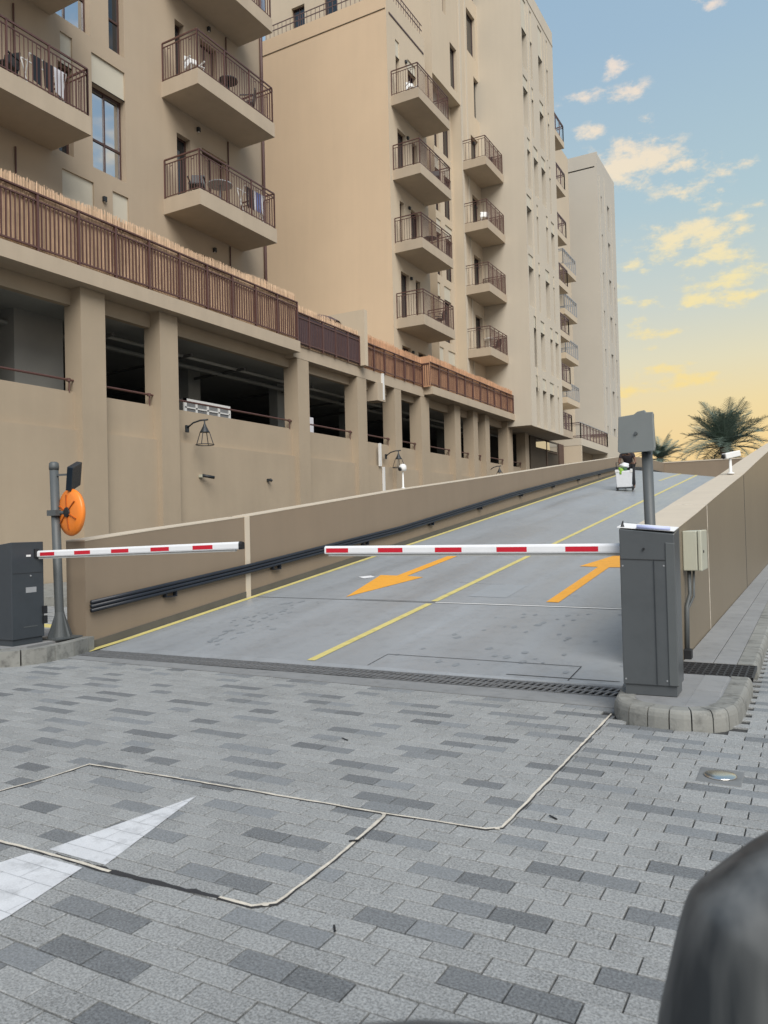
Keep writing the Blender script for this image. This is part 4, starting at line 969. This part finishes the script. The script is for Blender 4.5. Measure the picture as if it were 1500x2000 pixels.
w3w = [(40.94, 42.03, 14.45+k*FL-FL, 16.75+k*FL-FL) for k in range(4)]+[(41.6, 42.5, 25.0, 27.4), (40.72, 42.02, 28.5, 31.0), (41.6, 42.5, 31.95, 34.3), (40.72, 42.0, 35.4, 37.9)]
bayw = [(38.22, 39.13, 25.17, 27.6), (37.36, 37.8, 28.8, 31.1), (38.22, 39.13, 32.1, 34.5), (37.36, 37.9, 35.6, 38), (38.25, 39.1, 39, 41.2)]
wall(b, pw, YC, 42.6, 7.5, 24.7, [(a, c, v0, v1, .24, 0) for a, c, v0, v1 in w3w[:4]])
wall(b, pw, Y3, 42.6, 24.7, TOP, [(a, c, v0, v1, .24, 0) for a, c, v0, v1 in w3w[4:]+bayw])
w3y = Pl('Y', Y3); yw = [(-25.1, -24.2, 27.2, 31.1), (-22.9, -22.0, 27.2, 32.2), (-20.3, -19.4, 27.2, 32.2), (-17.95, -17.55, 26.3, 27.55), (-18.6, -17.7, 30, 32.4)]
wall(b, w3y, -27, XW, 7.5, TOP, [(a, c, v0, v1, .24, 0) for a, c, v0, v1 in yw])
b.quad((XW,Y3,24.7),(XW,YC,24.7),(XR,YC,24.7),(XR,Y3,24.7)); b.quad((XW,Y3,TOP),(XW,42.6,TOP),(-27,42.6,TOP),(-27,Y3,TOP)); b.quad((-27,Y3,7.5),(-27,42.6,7.5),(-27,42.6,TOP),(-27,Y3,TOP))
part('wall', b, STM, w3)
for q in w3w+bayw: window(w3, pw, *q, .24, 0, 0, .05)
for q in yw: window(w3, w3y, *q, .24, 1 if q[1]-q[0] > .7 else 0, 0, .06, GLS)
balconies(w3, -14.93, XW, 39.52, 42.30, [10.50, 14.03, 17.52, 21.05], posts=4, nb_=6, heavy=.016)
b = MB(); b.box(XW-.004, XW+.05, 40.35, 40.5, 7.5, 44); b.box(XW-.004, XW+.05, YC, 39.72, 7.5, 44); part('pilaster', b, STT, w3)
for k in range(3): b = MB(); b.box(-27, XW-.004, Y3-.03, Y3, 28.9+k*5, 28.97+k*5); 
part('groove', b, STG, w3)
chair((-15.5, 41.3, 21.5), 0, 'dark chair on the top balcony beside the tower', LAMPM)
chair((-15.4, 40.3, 17.97), .5, 'white chair on the second highest balcony beside the tower', WPL)
table((-15.4, 40.6, 10.95), 'white topped table on the lowest balcony beside the tower', WPL)
chair((-15.4, 41.5, 10.95), -.5, 'dark chair at the far end of the lowest balcony beside the tower', LAMPM)
for k, z in enumerate((12.6, 16.1, 19.6, 23.35)):
    t = thing('wall_light', ['round wall light over the lowest balcony beside the tower','round wall light over the second balcony beside the tower','round wall light over the third balcony beside the tower','round wall light over the top balcony beside the tower'][k], 'light', (XW, 41.4, z))
    b = MB(); b.box(0, .1, -.07, .07, -.07, .07); part('housing', b, LAMPM, t, bevel=.02)

# ---------------------------------------------------------------- tower
tw = thing('apartment_tower', 'tall grey beige tower with staggered narrow windows right of centre', 'building')
XT = -13.7; pt = Pl('X', XT); YT = 42.35; YE = 48.92; ZB = 6.85; ZT = 33.15
rows_ = [
 [(42.46,43.48),(44.16,44.50),(45.72,46.55),(47.45,47.72)],
 [(42.50,43.45),(44.16,44.50),(45.72,46.55),(47.45,47.72)],
 [(43.05,43.60),(44.25,45.10),(45.75,46.60),(47.42,47.70)],
 [(42.66,43.55),(44.50,44.82),(46.4,46.80),(47.45,48.15)],
 [(42.70,43.60),(44.55,44.85),(45.95,46.80),(47.6,47.85)],
 [(43.35,44.0),(44.65,45.45),(46.6,47.15),(47.70,48.40)],
 [(43.45,44.1),(44.75,45.50),(46.2,47.1),(47.85,48.15)]]
th = []; tp = []
for k, R_ in enumerate(rows_):
    zt = 30.0-FL*k; zb = zt-2.28
    for a, c in R_: th.append((a, c, zb, zt)); tp.append((a+.02, c-.02, zt, zt+.72 if k else zt+1.9))
b = MB(); wall(b, pt, YT, YE, ZB, ZT, [(a, c, v0, v1, .42, 0) for a, c, v0, v1 in th]+[(a, c, v0, v1, .05, 0) for a, c, v0, v1 in tp])
pty = Pl('Y', YT)
wall(b, pty, XW-3, XT, ZB, ZT+8, []) if False else wall(b, pty, XW-3, XT, ZB, ZT, [])
b.quad((XT,YE,ZB),(XW-3,YE,ZB),(XW-3,YE,ZT),(XT,YE,ZT)); b.quad((XT,YT,ZT),(XT,YE,ZT),(XW-3,YE,ZT),(XW-3,YT,ZT)); b.quad((XT,YT,ZB),(XT,YE,ZB),(XW-3,YE,ZB),(XW-3,YT,ZB))
part('wall', b, STT, tw)
for q in th: window(tw, pt, *q, .42, 0, 0, .045, GLT, fm=LABL)
for q in tp: panel(tw, pt, *q)
b = MB(); b.box(XT, XT+.05, YT, YT+.10, ZB, ZT); b.box(XT, XT+.04, 43.75, 43.86, 9, 31.9); b.box(XT, XT+.04, 47.0, 47.1, 24, 32); b.box(XT-.0, XT+.03, YT+.1, YE, 32.2, 32.26)
part('trim', b, STT, tw)
b = MB(); b.box(XW, XT-.004, YT+.2, 51.2, 6.83, 6.849); part('soffit', b, STU, tw)
b = MB(); b.box(XT-1.2, XT, 48.93, 51.2, 6.85, 7.3); part('terrace_slab', b, SLAB, tw)
o = link('railing', railing_mesh(2.25, 1.1, 1.1, 3, 3, BRNL, .03), tw, (XT, 48.95, 7.3))
# ---------------------------------------------------------------- block behind the tower
rb = thing('apartment_block', 'pale block directly behind the tower with stacked small balconies', 'building')
pb = Pl('X', -17.5)
bh = [(56+q, 56.8+q, 11.2+k*FL, 13.5+k*FL) for k in range(6) for q in (0, 4.5)]
b = MB(); wall(b, pb, YE, 66.3, 3, 33.0, [(a, c, v0, v1, .2, 0) for a, c, v0, v1 in bh]); b.quad((-17.5,YE,33),(-17.5,66.3,33),(-26,66.3,33),(-26,YE,33)); b.quad((-17.5,66.3,3),(-26,66.3,3),(-26,66.3,33),(-17.5,66.3,33)); part('wall', b, STM, rb)
for q in bh: window(rb, pb, *q, .2, 0, 0, .06)
balconies(rb, -14.5, -17.5, 50.2, 54.12, [10.6+k*FL for k in range(6)], T=.42, posts=4, nb_=2, mt=BRNL, heavy=.03, smt=STM)
balconies(rb, -16.1, -17.5, 58.9, 62.58, [10.53, 14.0, 17.47, 20.95], T=.45, posts=6, nb_=1, mt=LABL, heavy=.035, smt=STM)
# ---------------------------------------------------------------- far tower
ft = thing('apartment_tower', 'farthest pale tower at the right end of the row', 'building')
pf = Pl('X', -15.7); fh = []
for k in range(7):
    z = 30.9-k*3.5; fh += [(70.55, 70.95, z-1.6, z), (73.05, 73.92, z-2.4, z)]
    if k > 1: fh.append((75.1, 75.5, z-2.6, z-.2))
b = MB(); wall(b, pf, 69.07, 76.4, 3, 34.3, [(a, c, v0, v1, .35, 0) for a, c, v0, v1 in fh]); wall(b, Pl('Y', 69.07), -26, -15.7, 3, 34.3, [(-25.9, -15.85, 32.95, 33.07, .05, 0)])
b.quad((-15.7,69.07,34.3),(-15.7,76.4,34.3),(-26,76.4,34.3),(-26,69.07,34.3)); b.quad((-15.7,76.4,3),(-26,76.4,3),(-26,76.4,34.3),(-15.7,76.4,34.3)); part('wall', b, STF, ft)
for q in fh: window(ft, pf, *q, .35, 0, 0, .05, GLT, fm=LABL)
b = MB(); b.box(-15.7, -15.62, 69.07, 69.3, 3, 34.3); b.box(-15.7, -15.64, 70.0, 70.12, 3, 32.6); b.box(-15.7, -15.64, 72.0, 72.2, 3, 33.0); b.box(-15.7, -15.64, 74.6, 74.8, 3, 31.5); part('trim', b, STF, ft)
# terrace and entrance
te = thing('terrace_building', 'low terrace with pale railing between the tower and the far tower', 'building')
b = MB(); b.box(-17.4, -14.1, 54.9, 63.4, 6.76, 7.26); part('slab', b, STT, te)
b = MB(); b.box(-17.4, -14.12, 54.92, 55.15, 2.5, 6.76); part('side_wall', b, STM, te)
b = MB(); b.box(-17.4, -15.4, 55.2, 63.4, 2.5, 6.75); part('back_wall', b, STU, te)
b = MB(); b.box(-15.4, -15.3, 56, 62, 2.5, 4.6); part('opening_shade', b, GRYD, te)  # solid slab, its dark colour standing for the shade inside an opening
b = MB(); b.box(-15.5, -14.2, 63.4, 69, 2.5, 8.4); part('end_block', b, STT, te)
o = link('railing', railing_mesh(8.5, 3.2, 1.12, 9, 3, BRNL, .03), te, (-14.1, 54.9, 7.26))
b = MB(); b.box(-14.2, -14.1, 54.9, 63.4, 8.36, 8.42); part('top_rail', b, LABL, te)
en = thing('entrance_front', 'dark entrance wall under the tower with two bright clerestory panes', 'entrance')
b = MB(); b.box(-16.2, -15.3, 47.0, 54.5, 2.5, 6.82); part('wall', b, DARKG, en)
pe = Pl('X', -15.295)
for a, c in ((48.05, 50.25), (50.45, 52.75)):
    b = MB(); pe.box(b, a, c, 6.16, 6.68, -.03, 0.0); part('pane', b, GLM, en)
b = MB(); pe.box(b, 50.45, 52.9, 6.02, 6.09, -.05, 0); pe.box(b, 50.3, 50.4, 2.5, 6.8, -.05, 0); pe.box(b, 53.2, 54.4, 2.5, 6.8, -.05, 0); part('frame', b, FRM, en)

# ---------------------------------------------------------------- palms and bushes
def frond(L, droop, seed):
    r_ = random.Random(seed); b = MB(); n = 16; pts = []
    for k in range(n+1):
        t = k/n; pts.append(Vector((L*(t-.18*droop*t*t), 0, L*(.55*t-droop*t*t*.75))))
    b.tube(pts, [.035*(1-.8*k/n) for k in range(n+1)], 4, False)
    for k in range(1, 2*n+1):
        t = k/(2*n+1); i = min(int(t*n), n-1); p = pts[i].lerp(pts[i+1], t*n-i); d = (pts[i+1]-pts[i]).normalized()
        ll = L*.26*math.sin(math.pi*min(1, .22+t*.80))**.7+.08
        for s_ in (-1, 1):
            q = (d*.62+Vector((0, s_*.85, 0))+Vector((0, 0, .22+r_.gauss(0, .12)))).normalized()
            e = p+q*ll*r_.uniform(.85, 1.1)+Vector((0, 0, -.12*ll)); w = d*.035
            b.add([p-w, p+w, e], [(0, 1, 2)])
    return b.mesh('frond', LEAF)
def palm(loc, h, L, label, seed, nf=60):
    t = thing('palm_tree', label, 'tree', loc); r_ = random.Random(seed)
    b = MB(); b.tube([(0, 0, 0), (.05, 0, h*.5), (0, 0, h)], [.30, .24, .27], 12); part('trunk', b, TRNK, t, smooth=True)
    b = MB(); b.lathe([(.28, h-.5), (.42, h-.1), (.30, h+.25), (.05, h+.5)], 12); part('crown_base', b, TRNK, t)
    ms = [frond(L*s_, dr, seed+i) for i, (s_, dr) in enumerate(((1, .55), (.95, .8), (1.05, .4), (.9, 1.05), (.85, .25)))]
    for k in range(nf):
        tilt = r_.uniform(-.95, .62); a = k*2.399+r_.gauss(0, .2)
        o = link('frond', r_.choice(ms), t, (0, 0, h+.1), (r_.gauss(0, .15), tilt if tilt < 0 else tilt, a))
    return t
palm((-5.6, 65.3, 3.2), 3.55, 4.1, 'large date palm behind the end wall at right', 11, 84)
palm((-15.2, 95, 3.2), 5.2, 3.6, 'smaller distant palm half hidden behind the square reader panel', 5, 48)
def bush(loc, s, label, seed):
    t = thing('shrub', label, 'shrub', loc); r_ = random.Random(seed); b = MB()
    for k in range(700):
        u = r_.random()*6.283; v = r_.random()**.6; z = r_.random()
        p = Vector((math.cos(u)*v*s, math.sin(u)*v*s*.7, z*s*(1-.5*v*v)*1.1)); d = Vector((r_.gauss(0, 1), r_.gauss(0, 1), r_.gauss(0, 1))).normalized()*.14; e = d.cross(Vector((r_.random(), r_.random(), r_.random()))).normalized()*.06
        b.add([p-e, p+e, p+d], [(0, 1, 2)])
    tag(part('foliage', b, BUSH, t), kind='stuff'); b = MB(); b.tube([(0, 0, 0), (0, 0, s*.7)], .05, 6); part('stem', b, TRNK, t)
bush((-12.2, 80, 3.2), 1.9, 'low bush beside the reader post pole behind the end wall', 1)
bush((-9.6, 72, 3.2), 1.5, 'low bush just right of the distant palm', 2)
bush((-7.6, 66, 3.2), 1.3, 'low bush at the left foot of the large palm', 3)
bush((-3.6, 64, 3.2), 1.4, 'low bush at the right foot of the large palm', 4)

# ---------------------------------------------------------------- person with trolley
tx, ty = -5.24, 25.75; tz = zr(tx, ty)
sl = math.atan(zs(tx))
tr = thing('laundry_trolley', 'white fabric trolley on small dark wheels coming down the ramp', 'trolley', (tx, ty, tz)); tr.rotation_euler = (sl, 0, math.radians(8))
b = MB(); b.box(-.27, .30, -.19, .19, .09, .125); part('deck', b, LAMPM, tr, bevel=.01)
for x in (-.23, .25):
    for y in (-.14, .14): b = MB(); b.tube([(x-.02, y, .045), (x+.02, y, .045)], .045, 12); part('wheel', b, RUB, tr)
b = MB(); b.hexa([(-.24,-.17,.125),(.22,-.17,.125),(.22,.17,.125),(-.24,.17,.125),(-.265,-.19,.66),(.25,-.19,.66),(.25,.19,.66),(-.265,.19,.66)]); part('bag', b, BAG, tr, bevel=.02)
b = MB(); b.box(-.275, -.15, -.2, .0, .62, .70); b.box(.19, .262, -.2, .0, .60, .71); part('rim', b, WPL, tr, bevel=.01)
b = MB(); b.tube([(-.26, .22, .1), (-.26, .24, .92), (.26, .24, .92), (.26, .22, .1)], .014, 8); part('handle', b, LAMPM, tr)
def blob(name, c, r, mt, seed, par=None, fl=1.0):
    bm_ = bmesh.new(); bmesh.ops.create_icosphere(bm_, subdivisions=3, radius=1); r_ = random.Random(seed); ph = [r_.random()*6 for _ in range(6)]
    for v in bm_.verts:
        k = 1+.14*math.sin(v.co.x*4+ph[0])*math.sin(v.co.y*3+ph[1])+.1*math.sin(v.co.z*6+ph[2]+v.co.x*3); v.co = Vector((v.co.x*r[0]*k, v.co.y*r[1]*k, v.co.z*r[2]*k))
    me = bpy.data.meshes.new(name); bm_.to_mesh(me); bm_.free(); me.materials.append(mt)
    for p in me.polygons: p.use_smooth = True
    return link(name, me, par, c)
Mtr = Matrix.Translation(Vector((tx, ty, tz))) @ Matrix.Rotation(math.radians(8), 4, 'Z') @ Matrix.Rotation(sl, 4, 'X')
def on_tr(v): return tuple(Mtr @ Vector(v))
tag(blob('garment', on_tr((-.10, -.11, .64)), (.085, .09, .14), GRN, 1), 'lime green cloth hanging over the front of the trolley', 'cloth')
tag(blob('garment', on_tr((.02, -.04, .68)), (.09, .08, .11), mat('dark_green', (.04, .10, .05), .8), 2), 'dark green cloth in the trolley beside the lime one', 'cloth')
tag(blob('plastic_bag', on_tr((.0, .02, .82)), (.15, .11, .09), BAG, 3), 'white plastic bag piled on top of the trolley', 'bag')
# the person bends forward behind the trolley
pe_ = thing('person', 'person in a dark shirt bending forward to steady the white trolley', 'person', (tx+.03, ty+.62, zr(tx, ty+.62)))
def skin_mesh(name, verts, edges, radii, mt, parent, root=0, lv=1):
    me = bpy.data.meshes.new(name); me.from_pydata(verts, edges, []); o = link(name, me, parent)
    sk = o.modifiers.new('skin', 'SKIN'); sk.use_smooth_shade = True
    for i, r in enumerate(radii): me.skin_vertices[0].data[i].radius = r if isinstance(r, tuple) else (r, r)
    for i in range(len(verts)): me.skin_vertices[0].data[i].use_root = (i == root)
    s2 = o.modifiers.new('sub', 'SUBSURF'); s2.levels = lv; s2.render_levels = lv; me.materials.append(mt); return o
V = [(0,0,.82),(0,-.12,.98),(0,-.26,1.10),(0,-.33,1.17),(0,-.37,1.22),(0,-.40,1.28),(0,-.40,1.34),
     (-.10,0,.78),(-.12,-.08,.45),(-.12,.05,.08),(-.12,-.10,.04),(.10,0,.78),(.12,-.02,.45),(.12,.16,.08),(.12,.02,.04),
     (-.19,-.27,1.12),(-.25,-.30,.92),(-.22,-.40,.84),(-.20,-.44,.83),(.19,-.27,1.12),(.27,-.28,.93),(.24,-.38,.82),(.22,-.42,.81)]
E_ = [(0,1),(1,2),(2,3),(3,4),(4,5),(5,6),(0,7),(7,8),(8,9),(9,10),(0,11),(11,12),(12,13),(13,14),(2,15),(15,16),(16,17),(17,18),(2,19),(19,20),(20,21),(21,22)]
Rr = [.14,.13,(.15,.12),.065,.06,.085,.075,.09,.06,.045,.04,.09,.06,.045,.04,.06,.042,.032,.03,.06,.042,.032,.03]
skin_mesh('body', V, E_, Rr, SKIN, pe_)
V2 = [(0,.0,.84),(0,-.12,.99),(0,-.26,1.11),(0,-.31,1.16),(-.19,-.27,1.12),(-.24,-.29,1.0),(.19,-.27,1.12),(.25,-.28,1.0)]
skin_mesh('shirt', V2, [(0,1),(1,2),(2,3),(2,4),(4,5),(2,6),(6,7)], [.165,.16,(.18,.15),.10,.078,.062,.078,.062], SHRT, pe_)
V3 = [(0,0,.84),(-.10,0,.77),(-.12,-.08,.45),(-.12,.04,.12),(.10,0,.77),(.12,-.02,.45),(.12,.15,.12)]
skin_mesh('trousers', V3, [(0,1),(1,2),(2,3),(0,4),(4,5),(5,6)], [.16,.11,.078,.06,.11,.078,.06], TROU, pe_)
blob('hair', (0, -.385, 1.345), (.085, .095, .075), HAIR, 9, pe_)
for s_ in (-1, 1):
    for k in range(5):
        b = MB(); hx = s_*.21+(k-2)*.014; b.tube([(hx, -.44, .83), (hx, -.475, .84), (hx, -.48, .815), (hx, -.46, .80)], [.009, .009, .008, .006], 6); part('finger', b, SKIN, pe_, smooth=True)
b = MB(); b.lathe([(.012, 0), (.016, .02), (.004, .035)], 8, (0, -.478, 1.27)); part('nose', b, SKIN, pe_)
for s_ in (-1, 1): b = MB(); b.lathe([(.002, 0), (.009, .008), (.002, .016)], 8, (s_*.03, -.468, 1.29)); part('eye', b, RUB, pe_)

# ---------------------------------------------------------------- the car the picture is taken from: door sill and wing mirror
fh_ = Vector((-math.sin(YAW), math.cos(YAW), 0))
def loc(lat, f_, z): p = rh*lat+fh_*f_; return (p.x, p.y, z)
car = thing('parked_car', 'black car wing mirror and door edge blurred at the bottom right', 'car', (0.3, -.2, 0))
def cpart(name, mb, mt, smooth=True, bevel=0):
    mb.v = [(x-.3, y+.2, z) for x, y, z in mb.v]; return part(name, mb, mt, car, smooth, bevel)
b = MB(); n = 20; rings = []
for k in range(n+1):
    lat = -.75+1.7*k/n; arch = .979-.75*(lat-.005)**2
    arch = max(arch, .80); f0 = .40-.0*lat
    rings.append([loc(lat, f0+.10, .25), loc(lat, f0+.11, arch-.10), loc(lat, f0+.075, arch-.03), loc(lat, f0+.03, arch-.004), loc(lat, f0, arch), loc(lat, f0-.03, arch-.006), loc(lat, f0-.05, arch-.05), loc(lat, f0-.05, .25)])
m_ = len(rings[0]); b.add([p for R_ in rings for p in R_], [(i*m_+k, i*m_+k+1, (i+1)*m_+k+1, (i+1)*m_+k) for i in range(n) for k in range(m_-1)]+[tuple(range(m_)), tuple(range(n*m_, (n+1)*m_))]); cpart('door', b, CARP)
# mirror housing: rounded shell, 28 cm tall
D0 = .80
out = [(1272,2110),(1302,1980),(1321,1893),(1340,1815),(1352,1782),(1360,1764),(1376,1746),(1400,1726),(1446,1690),(1500,1652),(1580,1600),(1690,1590),(1790,1630),(1830,1740),(1820,1850),(1790,2040),(1640,2200),(1420,2230),(1300,2190)]
o2 = [((px-750)/1500*D0, (1000-py)/1500*D0) for px, py in out]; cx = sum(p[0] for p in o2)/len(o2); cy = sum(p[1] for p in o2)/len(o2)
rings = []
for sc, dd in ((.05, -.060), (.35, -.058), (.62, -.050), (.82, -.036), (.94, -.018), (1.0, .004), (.955, .022), (.88, .042), (.72, .062), (.5, .08), (.1, .09)):
    R_ = []
    for x, y in o2:
        p = fw*(D0+dd)+RX*(cx+(x-cx)*sc)+UX*(cy+(y-cy)*sc)+Vector((0, 0, CAMH)); R_.append(tuple(p))
    rings.append(R_)
b = MB(); m_ = len(o2); b.add([p for R_ in rings for p in R_], [(i*m_+k, i*m_+(k+1) % m_, (i+1)*m_+(k+1) % m_, (i+1)*m_+k) for i in range(len(rings)-1) for k in range(m_)]+[tuple(range(m_)), tuple(range((len(rings)-1)*m_, len(rings)*m_))])
MIRM = mat('mirror_plastic', (.070, .076, .080), .45, 0)
t_ = MIRM.node_tree; g_ = t_.nodes.new('ShaderNodeNewGeometry'); mp_ = t_.nodes.new('ShaderNodeMapping'); mp_.inputs['Rotation'].default_value = (0, math.radians(20), 0); mp_.inputs['Scale'].default_value = (13, 13, 1.6)
z_ = t_.nodes.new('ShaderNodeTexNoise'); z_.inputs['Scale'].default_value = 1.6; z_.inputs['Detail'].default_value = 3; c_ = t_.nodes.new('ShaderNodeValToRGB'); c_.color_ramp.elements[0].position = .35; c_.color_ramp.elements[0].color = (.032, .037, .041, 1); c_.color_ramp.elements[1].position = .68; c_.color_ramp.elements[1].color = (.135, .142, .142, 1)  # pale and dark streaks paint blurred reflections into the housing colour
t_.links.new(g_.outputs['Position'], mp_.inputs[0]); t_.links.new(mp_.outputs[0], z_.inputs[0]); t_.links.new(z_.outputs[0], c_.inputs[0]); t_.links.new(c_.outputs[0], t_.nodes['Principled BSDF'].inputs['Base Color'])
mh = cpart('mirror_housing', b, MIRM); sb = mh.modifiers.new('sub', 'SUBSURF'); sb.levels = 2; sb.render_levels = 2
b = MB(); q = fw*(D0+.04)+RX*cx+UX*(cy-.12)+Vector((0, 0, CAMH)); b.tube([tuple(q), tuple(q-fh_*.2+Vector((0, 0, -.08))), tuple(q-fh_*.33+Vector((.02, 0, -.12)))], [.035, .04, .05], 10); cpart('mirror_arm', b, CARP)
